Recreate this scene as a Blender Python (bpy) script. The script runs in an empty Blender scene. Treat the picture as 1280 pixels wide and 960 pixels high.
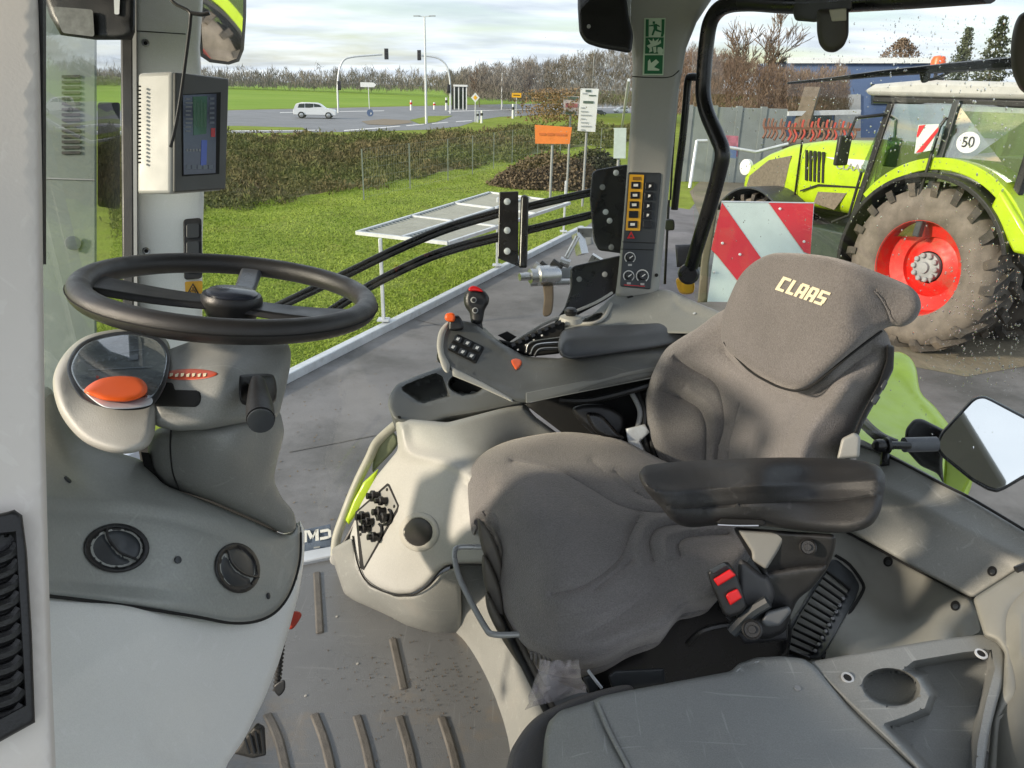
import bpy, bmesh, math, random
import numpy as np
from mathutils import Vector, Matrix
from mathutils.geometry import delaunay_2d_cdt
R=math.radians
rnd=random.Random(7)
S=bpy.context.scene
COL=S.collection
# ---------------------------------------------------------------- camera
F=930.0; PITCH=math.atan(372/930); ROLL=R(1.5); EYE=1.25
fw=np.array([0,math.cos(PITCH),-math.sin(PITCH)]); _u=np.array([0,math.sin(PITCH),math.cos(PITCH)]); _r=np.array([1,0,0.])
rt=math.cos(ROLL)*_r+math.sin(ROLL)*_u; up=math.cos(ROLL)*_u-math.sin(ROLL)*_r
CP=np.array([0,0,EYE])
cam=bpy.data.cameras.new('camera'); co=bpy.data.objects.new('camera',cam); COL.objects.link(co)
cam.sensor_width=36; cam.lens=36*F/1280; cam.clip_start=0.02; cam.clip_end=3000
M=Matrix.Identity(4)
for i in range(3):
    M[i][0]=rt[i]; M[i][1]=up[i]; M[i][2]=-fw[i]; M[i][3]=CP[i]
co.matrix_world=M; S.camera=co
S.render.resolution_x=1024; S.render.resolution_y=768
# ---------------------------------------------------------------- light
SUN=np.array([-0.90,-0.36,0.0]); SUN/=np.linalg.norm(SUN); ELEV=R(19)
sdir=np.array([SUN[0]*math.cos(ELEV),SUN[1]*math.cos(ELEV),math.sin(ELEV)])
sl=bpy.data.lights.new('sun','SUN'); sl.energy=2.9; sl.angle=R(4.0); sl.color=(1.0,0.86,0.68)
so=bpy.data.objects.new('sun',sl); COL.objects.link(so)
so.rotation_euler=Vector(sdir).to_track_quat('Z','Y').to_euler()
W=bpy.data.worlds.new('World'); S.world=W; W.use_nodes=True
nt=W.node_tree; nt.nodes.clear()
def N(t,ty,**k):
    n=t.nodes.new(ty)
    for a,b in k.items():
        if hasattr(n,a): setattr(n,a,b)
    return n
out=N(nt,'ShaderNodeOutputWorld'); bg=N(nt,'ShaderNodeBackground'); bg.inputs[1].default_value=0.145
sky=N(nt,'ShaderNodeTexSky'); sky.sky_type='NISHITA'; sky.sun_disc=False; sky.sun_elevation=ELEV
sky.sun_rotation=math.atan2(SUN[0],SUN[1]); sky.air_density=1.0; sky.dust_density=1.5
tc=N(nt,'ShaderNodeTexCoord'); sep=N(nt,'ShaderNodeSeparateXYZ'); nt.links.new(tc.outputs['Generated'],sep.inputs[0])
def mth(t,op,a,b=None,c=None):
    n=N(t,'ShaderNodeMath'); n.operation=op
    for i,x in enumerate((a,b,c)):
        if x is None: continue
        if isinstance(x,(int,float)): n.inputs[i].default_value=x
        else: t.links.new(x,n.inputs[i])
    return n.outputs[0]
zz=mth(nt,'MAXIMUM',sep.outputs[2],0.0); den=mth(nt,'ADD',zz,0.13)
cx=mth(nt,'DIVIDE',sep.outputs[0],den); cy=mth(nt,'DIVIDE',sep.outputs[1],den)
cmb=N(nt,'ShaderNodeCombineXYZ'); nt.links.new(cx,cmb.inputs[0]); nt.links.new(cy,cmb.inputs[1])
mp=N(nt,'ShaderNodeMapping'); mp.inputs['Rotation'].default_value=(0,0,R(12)); mp.inputs['Scale'].default_value=(.45,.8,1)
nt.links.new(cmb.outputs[0],mp.inputs[0])
n1=N(nt,'ShaderNodeTexNoise'); n1.inputs['Scale'].default_value=1.15; n1.inputs['Detail'].default_value=8; n1.inputs['Roughness'].default_value=.55; n1.inputs['Distortion'].default_value=.35
nt.links.new(mp.outputs[0],n1.inputs[0])
rmp=N(nt,'ShaderNodeValToRGB'); rmp.color_ramp.elements[0].position=.30; rmp.color_ramp.elements[1].position=.52
nt.links.new(n1.outputs[0],rmp.inputs[0])
n2=N(nt,'ShaderNodeTexNoise'); n2.inputs['Scale'].default_value=2.6; n2.inputs['Detail'].default_value=7
mp2=N(nt,'ShaderNodeMapping'); mp2.inputs['Location'].default_value=(3,5,0); nt.links.new(mp.outputs[0],mp2.inputs[0]); nt.links.new(mp2.outputs[0],n2.inputs[0])
cc=N(nt,'ShaderNodeMixRGB'); cc.inputs[1].default_value=(3.0,3.3,3.85,1); cc.inputs[2].default_value=(5.1,5.35,5.7,1)
r2=N(nt,'ShaderNodeValToRGB'); r2.color_ramp.elements[0].position=.36; r2.color_ramp.elements[1].position=.64
nt.links.new(n2.outputs[0],r2.inputs[0]); nt.links.new(r2.outputs[0],cc.inputs[0])
mx=N(nt,'ShaderNodeMixRGB'); nt.links.new(sky.outputs[0],mx.inputs[1]); nt.links.new(cc.outputs[0],mx.inputs[2])
cf=mth(nt,'MULTIPLY',rmp.outputs[0],.97); nt.links.new(cf,mx.inputs[0])
nt.links.new(mx.outputs[0],bg.inputs[0]); nt.links.new(bg.outputs[0],out.inputs[0])
S.view_settings.view_transform='Standard'; S.view_settings.look='None'; S.view_settings.exposure=0.75; S.view_settings.gamma=1.0
S.render.engine='CYCLES'
try:
    S.cycles.max_bounces=8; S.cycles.transparent_max_bounces=16; S.cycles.caustics_reflective=False; S.cycles.caustics_refractive=False
except Exception: pass
# ---------------------------------------------------------------- geometry helpers
def ray(u,v):
    u=np.asarray(u,float)[...,None]; v=np.asarray(v,float)[...,None]
    return fw+rt*(u-640)/F+up*(480-v)/F
def P(u,v,d): return CP+ray(u,v)*np.asarray(d,float)[...,None]
def dz(u,v,z): return (z-EYE)/ray(u,v)[...,2]
TH=R(22); La=np.array([-math.sin(TH),math.cos(TH),0]); Ra=np.array([math.cos(TH),math.sin(TH),0]); Za=np.array([0,0,1.])
def dl(u,v,l): return l/(ray(u,v)@La)
def dr(u,v,r): return r/(ray(u,v)@Ra)
def PZ(u,v,z): return P(u,v,dz(u,v,z))
def C(l,r,z): return La*l+Ra*r+Za*z          # cab frame -> world
GZ=-1.55
def G(u,v,z=GZ): return PZ(u,v,z)
def proj(p):
    q=np.asarray(p)-CP; d=q@fw; return np.array([640+F*(q@rt)/d,480-F*(q@up)/d])
def nrm(a): a=np.asarray(a,float); return a/(np.linalg.norm(a)+1e-12)
# depth functions over the picture, used to find where a surface stands
def DZ(z): return lambda u,v: dz(u,v,z)
def DL(l): return lambda u,v: dl(u,v,l)
def DR(r): return lambda u,v: dr(u,v,r)
def DP(n,p):
    n=np.asarray(n,float); k=n@(np.asarray(p)-CP)
    return lambda u,v: k/(ray(u,v)@n)
def dval(c):
    u,v,d=c[:3]
    if isinstance(d,str):
        k=float(d[1:]); d={'z':dz,'l':dl,'r':dr}[d[0]](u,v,k)
    return float(d)
def D3(a,b,c):
    p=[P(x[0],x[1],dval(x)) for x in (a,b,c)]
    return DP(nrm(np.cross(p[1]-p[0],p[2]-p[0])),p[0])
def TPS(ctrl):
    c=np.array([(x[0],x[1]) for x in ctrl],float)/100; w=np.array([dval(x) for x in ctrl]); n=len(c)
    def U(r2): return np.where(r2>1e-12,r2*np.log(r2+1e-12),0)
    K=U(((c[:,None]-c[None])**2).sum(-1)); Pm=np.hstack([np.ones((n,1)),c])
    A=np.zeros((n+3,n+3)); A[:n,:n]=K+np.eye(n)*1e-4; A[:n,n:]=Pm; A[n:,:n]=Pm.T
    s=np.linalg.lstsq(A,np.concatenate([w,[0,0,0]]),rcond=None)[0]
    def f(u,v):
        u=np.asarray(u,float)/100; v=np.asarray(v,float)/100; sh=np.broadcast(u,v).shape
        q=np.stack([np.broadcast_to(u,sh).ravel(),np.broadcast_to(v,sh).ravel()],1)
        r=U(((q[:,None]-c[None])**2).sum(-1))@s[:n]+s[n]+q@s[n+1:]
        return r.reshape(sh)
    return f
def DF(x):
    if callable(x): return x
    if isinstance(x,(int,float)): return lambda u,v: np.full(np.broadcast(np.asarray(u),np.asarray(v)).shape,float(x))
    return TPS(x)
def pts(s):
    if not isinstance(s,str): return [tuple(p) for p in s]
    return [tuple(float(x) for x in p.split(',')) for p in s.split()]
def spline(p,closed=True,n=8):
    p=[np.array(q,float) for q in p]; m=len(p); o=[]
    for i in range(m if closed else m-1):
        if closed: a,b,c,d=p[i-1],p[i],p[(i+1)%m],p[(i+2)%m]
        else: a,b,c,d=p[max(i-1,0)],p[i],p[i+1],p[min(i+2,m-1)]
        for k in range(n):
            t=k/n; o.append(.5*((2*b)+(c-a)*t+(2*a-5*b+4*c-d)*t*t+(3*b-a-3*c+d)*t**3))
    if not closed: o.append(p[-1])
    return o
def rpoly(p,r,n=5):
    p=[np.array(q,float) for q in pts(p)]; o=[]; m=len(p)
    for i in range(m):
        a,b,c=p[i-1],p[i],p[(i+1)%m]; e1=a-b; e2=c-b; l1=np.linalg.norm(e1); l2=np.linalg.norm(e2)
        k=min(r,l1*.45,l2*.45); s=b+e1/l1*k; e=b+e2/l2*k
        for j in range(n+1):
            t=j/n; o.append((1-t)**2*s+2*t*(1-t)*b+t*t*e)
    return o
def resamp(p,step,closed=True):
    p=[np.array(q,float)[:2] for q in p]; 
    if closed: p=p+[p[0]]
    o=[]
    for a,b in zip(p[:-1],p[1:]):
        n=max(1,int(round(np.linalg.norm(b-a)/step)))
        for k in range(n): o.append(a+(b-a)*k/n)
    if not closed: o.append(p[-1])
    return np.array(o)
# ---------------------------------------------------------------- object helpers
def thing(name,label,cat,loc=(0,0,0),group=None,kind=None,rot=None):
    o=bpy.data.objects.new(name,None); COL.objects.link(o); o.location=Vector([float(x) for x in loc]); o.empty_display_size=.05
    if label: o['label']=label
    if cat: o['category']=cat
    if group: o['group']=group
    if kind: o['kind']=kind
    return o
def tag(o,label=None,cat=None,group=None,kind=None):
    if label: o['label']=label
    if cat: o['category']=cat
    if group: o['group']=group
    if kind: o['kind']=kind
    return o
def wmat(o):
    m=Matrix.Translation(o.location)
    return m if o.parent is None else wmat(o.parent)@o.matrix_parent_inverse@m
def rootloc(o): return wmat(o).to_translation()
def mobj(name,V,Fc,m,parent=None,smooth=True,ang=35,bevel=0,bseg=2,sub=0,label=None,kind=None):
    me=bpy.data.meshes.new(name); me.from_pydata([tuple(map(float,v)) for v in V],[],[tuple(int(i) for i in f) for f in Fc]); me.validate(); me.update()
    if smooth:
        for p in me.polygons: p.use_smooth=True
        me.set_sharp_from_angle(angle=R(ang))
    o=bpy.data.objects.new(name,me); COL.objects.link(o)
    if m: me.materials.append(m)
    if parent is not None:
        o.parent=parent; o.matrix_parent_inverse=Matrix.Translation(-rootloc(parent))
    if bevel:
        b=o.modifiers.new('bevel','BEVEL'); b.width=bevel; b.segments=bseg; b.limit_method='ANGLE'; b.angle_limit=R(32)
        b.harden_normals=False
    if label: o['label']=label
    if kind: o['kind']=kind
    return o
class MB:
    def __init__(s): s.V=[]; s.F=[]
    def add(s,V,Fc):
        n=len(s.V); s.V.extend([np.asarray(v,float) for v in V]); s.F.extend([tuple(i+n for i in f) for f in Fc]); return s
    def box(s,c,h,ax=(np.array([1,0,0.]),np.array([0,1,0.]),np.array([0,0,1.]))):
        c=np.asarray(c,float); V=[c+ax[0]*h[0]*a+ax[1]*h[1]*b+ax[2]*h[2]*d for a in (-1,1) for b in (-1,1) for d in (-1,1)]
        return s.add(V,[(0,1,3,2),(4,6,7,5),(0,4,5,1),(2,3,7,6),(0,2,6,4),(1,5,7,3)])
    def cbox(s,l0,l1,r0,r1,z0,z1):
        return s.box(C((l0+l1)/2,(r0+r1)/2,(z0+z1)/2),((l1-l0)/2,(r1-r0)/2,(z1-z0)/2),(La,Ra,Za))
    def bar(s,a,b,w,h=None,upv=Za):
        a=np.asarray(a,float); b=np.asarray(b,float); x=nrm(b-a); y=np.cross(upv,x)
        if np.linalg.norm(y)<1e-3: y=np.cross(np.array([1,0,0.]),x)
        y=nrm(y); z=np.cross(x,y); h=h or w
        return s.box((a+b)/2,(np.linalg.norm(b-a)/2,w/2,h/2),(x,y,z))
    def tube(s,p,r,n=10,caps=True,closed=False):
        p=[np.asarray(q,float) for q in p]; m=len(p); rr=r if hasattr(r,'__len__') else [r]*m
        rings=[]; prev=None
        for i in range(m):
            if closed: t=nrm(p[(i+1)%m]-p[i-1])
            else: t=nrm(p[min(i+1,m-1)]-p[max(i-1,0)])
            if prev is None:
                y=np.cross(t,Za); 
                if np.linalg.norm(y)<.05: y=np.cross(t,np.array([1,0,0.]))
            else: y=prev-t*(prev@t)
            y=nrm(y); prev=y; z=np.cross(t,y)
            rings.append([p[i]+(y*math.cos(a)+z*math.sin(a))*rr[i] for a in np.linspace(0,2*math.pi,n,endpoint=False)])
        V=[v for g in rings for v in g]; Fc=[]
        for i in range(m if closed else m-1):
            j=(i+1)%m
            for k in range(n): Fc.append((i*n+k,i*n+(k+1)%n,j*n+(k+1)%n,j*n+k))
        if caps and not closed: Fc+= [tuple(range(n))[::-1],tuple((m-1)*n+k for k in range(n))]
        return s.add(V,Fc)
    def lathe(s,c,ax,prof,n=32,capa=True):
        # prof: (radius, height along ax)
        c=np.asarray(c,float); ax=nrm(ax); y=np.cross(ax,np.array([0.3,0.1,.9])); y=nrm(y); z=np.cross(ax,y); V=[];Fc=[]
        for (r,h) in prof:
            for a in np.linspace(0,2*math.pi,n,endpoint=False): V.append(c+ax*h+(y*math.cos(a)+z*math.sin(a))*max(r,1e-5))
        for i in range(len(prof)-1):
            for k in range(n): Fc.append((i*n+k,i*n+(k+1)%n,(i+1)*n+(k+1)%n,(i+1)*n+k))
        if capa: Fc+=[tuple(range(n))[::-1],tuple((len(prof)-1)*n+k for k in range(n))]
        return s.add(V,Fc)
    def prism(s,poly,vec):
        poly=[np.asarray(p,float) for p in poly]; n=len(poly); vec=np.asarray(vec,float)
        V=poly+[p+vec for p in poly]
        Fc=[tuple(range(n)),tuple(range(2*n-1,n-1,-1))]+[(i,i+n,(i+1)%n+n,(i+1)%n) for i in range(n)]
        return s.add(V,Fc)
    def build(s,name,m,parent=None,**k): return mobj(name,s.V,s.F,m,parent,**k)
HF=nrm(np.array([fw[0],fw[1],0]))   # horizontal forward
def pslab(name,outline,df,thick,m,parent=None,back=None,rp=0,front=0,**k):
    """flat or gently bent plate: outline in picture units standing on surface df, extruded to real thickness"""
    p=rpoly(outline,rp) if rp else pts(outline); df=DF(df); a=np.array([q[:2] for q in p])
    Q=P(a[:,0],a[:,1],df(a[:,0],a[:,1])-front); b=(nrm(Q.mean(0)-CP) if back is None else nrm(back))*thick
    k.setdefault('ang',30)
    return MB().prism(list(Q),b).build(name,m,parent,**k)
def segdist(q,a,b):
    d=b-a; L=(d**2).sum(-1)+1e-9; t=np.clip(((q[:,None]-a[None])*d[None]).sum(-1)/L,0,1)
    return np.sqrt(((q[:,None]-(a[None]+t[...,None]*d[None]))**2).sum(-1)).min(1)
def inside(q,poly):
    x,y=q[:,0],q[:,1]; r=np.zeros(len(q),bool); n=len(poly)
    for i in range(n):
        x1,y1=poly[i]; x2,y2=poly[(i+1)%n]
        c=((y1>y)!=(y2>y)); 
        with np.errstate(divide='ignore',invalid='ignore'): r^= c&(x<(x2-x1)*(y-y1)/(y2-y1+1e-12)+x1)
    return r
def relief(name,outline,df,m,parent=None,thick=.03,back=None,RP=12,RD=.02,cre=(),pits=(),step=7,sm=True,rp=0,ang=50,noise=0,label=None,kind=None):
    """closed solid: rounded, creased front surface standing on df, edges rolled back over RP picture units by RD metres, thickness along back"""
    p=pts(outline); p=rpoly(p,rp) if rp else (spline(p,True,8) if sm else p); bd=resamp(p,step)
    ar=0.5*sum(bd[i][0]*bd[(i+1)%len(bd)][1]-bd[(i+1)%len(bd)][0]*bd[i][1] for i in range(len(bd)))
    if ar<0: bd=bd[::-1]
    A=bd; B=np.roll(bd,-1,0); tan=nrm_rows(np.roll(bd,-1,0)-np.roll(bd,1,0)); nin=np.stack([-tan[:,1],tan[:,0]],1)
    cand=[]
    if RP>0:
        for f in (.06,.2,.42,.7,1.0):
            q=bd+nin*RP*f; ok=inside(q,bd)&(segdist(q,A,B)>RP*f*.93); cand.append(q[ok])
    lo=bd.min(0); hi=bd.max(0); xs=np.arange(lo[0],hi[0],step); ys=np.arange(lo[1],hi[1],step*.87)
    g=np.array([(x+(j%2)*step/2,y) for j,y in enumerate(ys) for x in xs])
    if len(g):
        ok=inside(g,bd); g=g[ok]
        if len(g): g=g[segdist(g,A,B)>max(RP*1.12,step*.6)]
    PP=[]; spc=[]
    for (po,dep,soft) in pits:
        pl=resamp(pts(po),min(step,4)); PP.append((pl,dep,soft))
        ar2=0.5*sum(pl[i][0]*pl[(i+1)%len(pl)][1]-pl[(i+1)%len(pl)][0]*pl[i][1] for i in range(len(pl)))
        if ar2<0: pl=pl[::-1]
        tn=nrm_rows(np.roll(pl,-1,0)-np.roll(pl,1,0)); ni=np.stack([-tn[:,1],tn[:,0]],1)
        for f in (0,.35,.7,1.05): spc.append(pl+ni*soft*f)
    for cr in cre:
        pl=resamp(spline(pts(cr[0]),False,6),step*.9,False)
        if len(pl)<3: continue
        tn=nrm_rows(np.gradient(pl,axis=0)); ni=np.stack([-tn[:,1],tn[:,0]],1)
        for f in (0,.45,-.45,1.1,-1.1): spc.append(pl+ni*cr[1]*f)
    if spc:
        sp_=np.vstack(spc); sp_=sp_[inside(sp_,bd)]
        if len(sp_):
            sp_=sp_[segdist(sp_,A,B)>max(1.0,RP*.15)]; keep={}; ms=min(1.3,step*.3)
            for p_ in sp_:
                k_=(int(p_[0]//ms),int(p_[1]//ms))
                if not any((k_[0]+i,k_[1]+j) in keep for i in (-1,0,1) for j in (-1,0,1)): keep[k_]=p_
            sp_=np.array(list(keep.values()))
            if len(g) and len(sp_): g=g[np.array([((sp_-x)**2).sum(1).min()>(step*.55)**2 for x in g])]
            cand=[c[np.array([((sp_-x)**2).sum(1).min()>1.2 for x in c],bool)] if len(c) else c for c in cand]
            cand.append(sp_)
    if len(g): cand.append(g)
    q=np.vstack([c for c in cand if len(c)]) if any(len(c) for c in cand) else np.zeros((0,2))
    if len(q): q=q[inside(q,bd)]
    allp=np.vstack([bd,q]); nb=len(bd)
    res=delaunay_2d_cdt([Vector((float(a),float(b))) for a,b in allp],[],[list(range(nb))],1,1e-4)
    v2=np.array([(v.x,v.y) for v in res[0]]); tr=[f for f in res[2]]
    u,v=v2[:,0],v2[:,1]; d=DF(df)(u,v).astype(float)
    e=segdist(v2,A,B)
    if RP>0:
        x=np.clip(1-e/RP,0,1); d=d+RD*(1-np.sqrt(np.clip(1-x*x,0,1)))
    for cr in cre:
        pl=np.array(spline(pts(cr[0]),False,6)); dd=segdist(v2,pl[:-1],pl[1:])
        amp=cr[2]
        d=d+amp*(np.exp(-1.25*dd/cr[1]) if amp>0 else np.exp(-(dd/cr[1])**2))
    for (pl,dep,soft) in PP:
        ins=inside(v2,pl); dd=segdist(v2,pl,np.roll(pl,-1,0)); d=d+np.where(ins,dep*np.clip(dd/soft,0,1),0)
    X=P(u,v,d); n=len(X); bk=(nrm(X.mean(0)-CP) if back is None else nrm(back))*thick
    # boundary edges
    cnt={}
    for f in tr:
        for i in range(3):
            a,b=f[i],f[(i+1)%3]; cnt[(a,b)]=1
    be=[(a,b) for (a,b) in cnt if (b,a) not in cnt]
    V=list(X)+list(X+bk); Fc=[tuple(f) for f in tr]+[tuple(n+i for i in f[::-1]) for f in tr]+[(b,a,a+n,b+n) for a,b in be]
    o=mobj(name,V,Fc,m,parent,ang=ang,label=label,kind=kind)
    bm=bmesh.new(); bm.from_mesh(o.data); bmesh.ops.recalc_face_normals(bm,faces=bm.faces); bm.to_mesh(o.data); bm.free()
    return o
def nrm_rows(a): return a/(np.linalg.norm(a,axis=1,keepdims=True)+1e-9)
def decal(name,polys,df,m,parent=None,off=.0015,thick=.0012,**k):
    mb=MB(); df=DF(df)
    for p in polys:
        a=np.array([q[:2] for q in pts(p)]); Q=P(a[:,0],a[:,1],df(a[:,0],a[:,1])-off)
        mb.prism(list(Q),HF*thick)
    return mb.build(name,m,parent,smooth=False,**k)
def text3(name,s,origin,xd,yd,size,m,parent=None,depth=.0006,align='CENTER',squash=1.0):
    cu=bpy.data.curves.new('txt','FONT'); cu.body=s; cu.size=1; cu.align_x=align; cu.align_y='CENTER'; cu.extrude=0
    to=bpy.data.objects.new('txt',cu); COL.objects.link(to); dg=bpy.context.evaluated_depsgraph_get(); dg.update()
    me=bpy.data.meshes.new_from_object(to.evaluated_get(dg)); bpy.data.objects.remove(to); 
    xd=nrm(xd); yd=nrm(yd); o=np.asarray(origin)
    V=[o+xd*v.co.x*size*squash+yd*v.co.y*size for v in me.vertices]; Fc=[tuple(p.vertices) for p in me.polygons]
    bpy.data.meshes.remove(me)
    return mobj(name,V,Fc,m,parent,smooth=False)
def copy_tree(o,parent=None,dx=(0,0,0)):
    c=o.copy(); COL.objects.link(c)
    if parent is not None: c.parent=parent
    else: c.location=Vector(o.location)+Vector([float(x) for x in dx])
    for ch in list(o.children): copy_tree(ch,c)
    return c
# ---------------------------------------------------------------- materials
MATS={}
def s2l(c):
    return tuple((x/255/12.92 if x/255<=.04045 else ((x/255+.055)/1.055)**2.4) for x in c)
def mat(name,col,rough=.6,metal=0,var=.12,vs=6,bump=0,bs=200,sheen=0,coat=0,spec=.5,dirt=None,ds=3,emit=0,col2=None,rv=.1,dlo=.55,dhi=.75,scr=0,fine=0,fs=320):
    if name in MATS: return MATS[name]
    m=bpy.data.materials.new(name); m.use_nodes=True; t=m.node_tree; b=t.nodes['Principled BSDF']; MATS[name]=m
    tc=N(t,'ShaderNodeTexCoord')
    b.inputs['Roughness'].default_value=rough; b.inputs['Metallic'].default_value=metal
    if 'Specular IOR Level' in b.inputs: b.inputs['Specular IOR Level'].default_value=spec
    if sheen: b.inputs['Sheen Weight'].default_value=sheen; b.inputs['Sheen Roughness'].default_value=.45; b.inputs['Sheen Tint'].default_value=(1,.93,.86,1)
    if coat: b.inputs['Coat Weight'].default_value=coat; b.inputs['Coat Roughness'].default_value=.12
    n=N(t,'ShaderNodeTexNoise'); n.inputs['Scale'].default_value=vs; n.inputs['Detail'].default_value=6; n.inputs['Roughness'].default_value=.6
    t.links.new(tc.outputs['Object'],n.inputs['Vector'])
    r=N(t,'ShaderNodeValToRGB'); r.color_ramp.elements[0].position=.3; r.color_ramp.elements[1].position=.7
    a=[x*(1-var) for x in col]; z=[min(1,x*(1+var)) for x in (col2 or col)]
    if col2: a=list(col); z=list(col2)
    r.color_ramp.elements[0].color=(*a,1); r.color_ramp.elements[1].color=(*z,1)
    t.links.new(n.outputs[0],r.inputs[0]); cs=r.outputs[0]
    if dirt is not None:
        n3=N(t,'ShaderNodeTexNoise'); n3.inputs['Scale'].default_value=ds; n3.inputs['Detail'].default_value=9; n3.inputs['Roughness'].default_value=.7
        t.links.new(tc.outputs['Object'],n3.inputs['Vector'])
        r3=N(t,'ShaderNodeValToRGB'); r3.color_ramp.elements[0].position=dlo; r3.color_ramp.elements[1].position=dhi
        t.links.new(n3.outputs[0],r3.inputs[0]); mxx=N(t,'ShaderNodeMixRGB'); t.links.new(r3.outputs[0],mxx.inputs[0]); t.links.new(cs,mxx.inputs[1]); mxx.inputs[2].default_value=(*dirt,1); cs=mxx.outputs[0]
    if fine:
        n7=N(t,'ShaderNodeTexNoise'); n7.inputs['Scale'].default_value=fs; n7.inputs['Detail'].default_value=2; t.links.new(tc.outputs['Object'],n7.inputs['Vector'])
        q7=N(t,'ShaderNodeMapRange'); q7.inputs[1].default_value=.3; q7.inputs[2].default_value=.7; q7.inputs[3].default_value=1-fine; q7.inputs[4].default_value=1+fine; t.links.new(n7.outputs[0],q7.inputs[0])
        m7=N(t,'ShaderNodeVectorMath'); m7.operation='SCALE'; t.links.new(cs,m7.inputs[0]); t.links.new(q7.outputs[0],m7.inputs['Scale']); cs=m7.outputs[0]
    if scr:
        for k,(sx,sy,sz) in enumerate(((4,90,30),(70,5,40))):
            mpp=N(t,'ShaderNodeMapping'); mpp.inputs['Scale'].default_value=(sx,sy,sz); mpp.inputs['Rotation'].default_value=(.3+k,.2,.5+k*.7); t.links.new(tc.outputs['Object'],mpp.inputs[0])
            n6=N(t,'ShaderNodeTexNoise'); n6.inputs['Scale'].default_value=1.5; n6.inputs['Detail'].default_value=3; n6.inputs['Distortion'].default_value=.4; t.links.new(mpp.outputs[0],n6.inputs['Vector'])
            r6=N(t,'ShaderNodeValToRGB'); r6.color_ramp.elements[0].position=.66; r6.color_ramp.elements[1].position=.70; t.links.new(n6.outputs[0],r6.inputs[0])
            m6=N(t,'ShaderNodeMixRGB'); m6.inputs[2].default_value=(*[min(1,x*1.5+.03) for x in col],1); t.links.new(mth(t,'MULTIPLY',r6.outputs[0],scr),m6.inputs[0]); t.links.new(cs,m6.inputs[1]); cs=m6.outputs[0]
    t.links.new(cs,b.inputs['Base Color'])
    if rv:
        n4=N(t,'ShaderNodeTexNoise'); n4.inputs['Scale'].default_value=vs*2.3; n4.inputs['Detail'].default_value=5
        t.links.new(tc.outputs['Object'],n4.inputs['Vector']); q=N(t,'ShaderNodeMapRange'); q.inputs[3].default_value=max(.02,rough-rv); q.inputs[4].default_value=min(1,rough+rv)
        q.inputs[1].default_value=.3; q.inputs[2].default_value=.7
        t.links.new(n4.outputs[0],q.inputs[0]); t.links.new(q.outputs[0],b.inputs['Roughness'])
    if bump:
        n5=N(t,'ShaderNodeTexNoise'); n5.inputs['Scale'].default_value=bs; n5.inputs['Detail'].default_value=4
        t.links.new(tc.outputs['Object'],n5.inputs['Vector']); bp=N(t,'ShaderNodeBump'); bp.inputs['Strength'].default_value=bump; bp.inputs['Distance'].default_value=.002 if bs>30 else .03
        t.links.new(n5.outputs[0],bp.inputs['Height']); t.links.new(bp.outputs[0],b.inputs['Normal'])
    if emit: b.inputs['Emission Color'].default_value=(*col,1); b.inputs['Emission Strength'].default_value=emit
    return m
m_fab=mat('seat_fabric',(.182,.174,.173),.92,var=.10,vs=7,bump=1.0,bs=420,sheen=.55,spec=.15,dirt=(.22,.205,.19),ds=5,fine=.20,fs=380)
m_head=mat('headrest_fabric',(.155,.146,.144),.92,var=.10,vs=10,bump=1.0,bs=450,sheen=.45,spec=.15,fine=.20,fs=380)
m_gpl=mat('grey_plastic',(.245,.25,.235),.46,var=.06,vs=5,bump=.25,bs=700,dirt=(.29,.28,.255),ds=5,scr=0.3,fine=.10,fs=500)
m_lid=mat('lid_plastic',(.24,.25,.245),.42,var=.08,vs=4,bump=.3,bs=600,dirt=(.29,.295,.285),ds=6,scr=0.45,fine=.10,fs=500)
m_con=mat('console_plastic',(.105,.108,.102),.42,var=.06,vs=6,bump=.25,bs=800,scr=0.3,fine=.10,fs=500)
m_pale=mat('pale_plastic',(.42,.41,.37),.45,var=.05,vs=4,bump=.2,bs=600,dirt=(.37,.35,.31),ds=5)
m_whi=mat('white_plastic',(.84,.85,.82),.38,var=.03,vs=3,bump=.12,bs=500,dirt=(.76,.76,.73),ds=4,scr=0.2,fine=.05,fs=600)
m_post=mat('pillar_plastic',(.70,.655,.60),.5,var=.05,vs=5,bump=.05,bs=500,dirt=(.58,.53,.47),ds=5,scr=0.1)
m_pilr=mat('rear_pillar_plastic',(.33,.33,.305),.5,var=.05,vs=5,bump=.2,bs=600,fine=.05,fs=600)
m_blk=mat('black_plastic',(.014,.014,.015),.42,var=.2,vs=8,bump=.2,bs=500)
m_blkm=mat('black_paint',(.008,.008,.009),.3,var=.2,vs=8)
m_rub=mat('rubber',(.022,.021,.02),.62,var=.25,vs=14,bump=.4,bs=300,dirt=(.06,.052,.045),ds=9)
m_whl=mat('wheel_rim_leather',(.028,.026,.025),.38,var=.15,vs=15,bump=.35,bs=900)
m_arm=mat('armrest_vinyl',(.022,.022,.023),.52,var=.10,vs=8,bump=.4,bs=600,dirt=(.045,.044,.042),ds=10,rv=.04,scr=0.4,fine=.05,fs=600)
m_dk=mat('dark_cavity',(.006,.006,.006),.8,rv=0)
m_floor=mat('floor_rubber',(.155,.16,.162),.27,var=.12,vs=3,bump=.3,bs=400,dirt=(.22,.185,.14),ds=3.2,dlo=.54,dhi=.70,rv=.12,scr=0.3)
m_rib=mat('rib_rubber',(.115,.105,.09),.55,var=.25,vs=30,bump=.5,bs=300)
m_steel=mat('steel',(.5,.5,.5),.32,metal=1,var=.08,vs=20)
m_galv=mat('galvanised_steel',(.62,.65,.68),.5,metal=.35,var=.1,vs=9,dirt=(.45,.45,.44),ds=7)
m_org=mat('orange_plastic',(.85,.12,.015),.35,var=.05)
m_red=mat('red_plastic',(.62,.012,.015),.3,var=.05)
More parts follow.
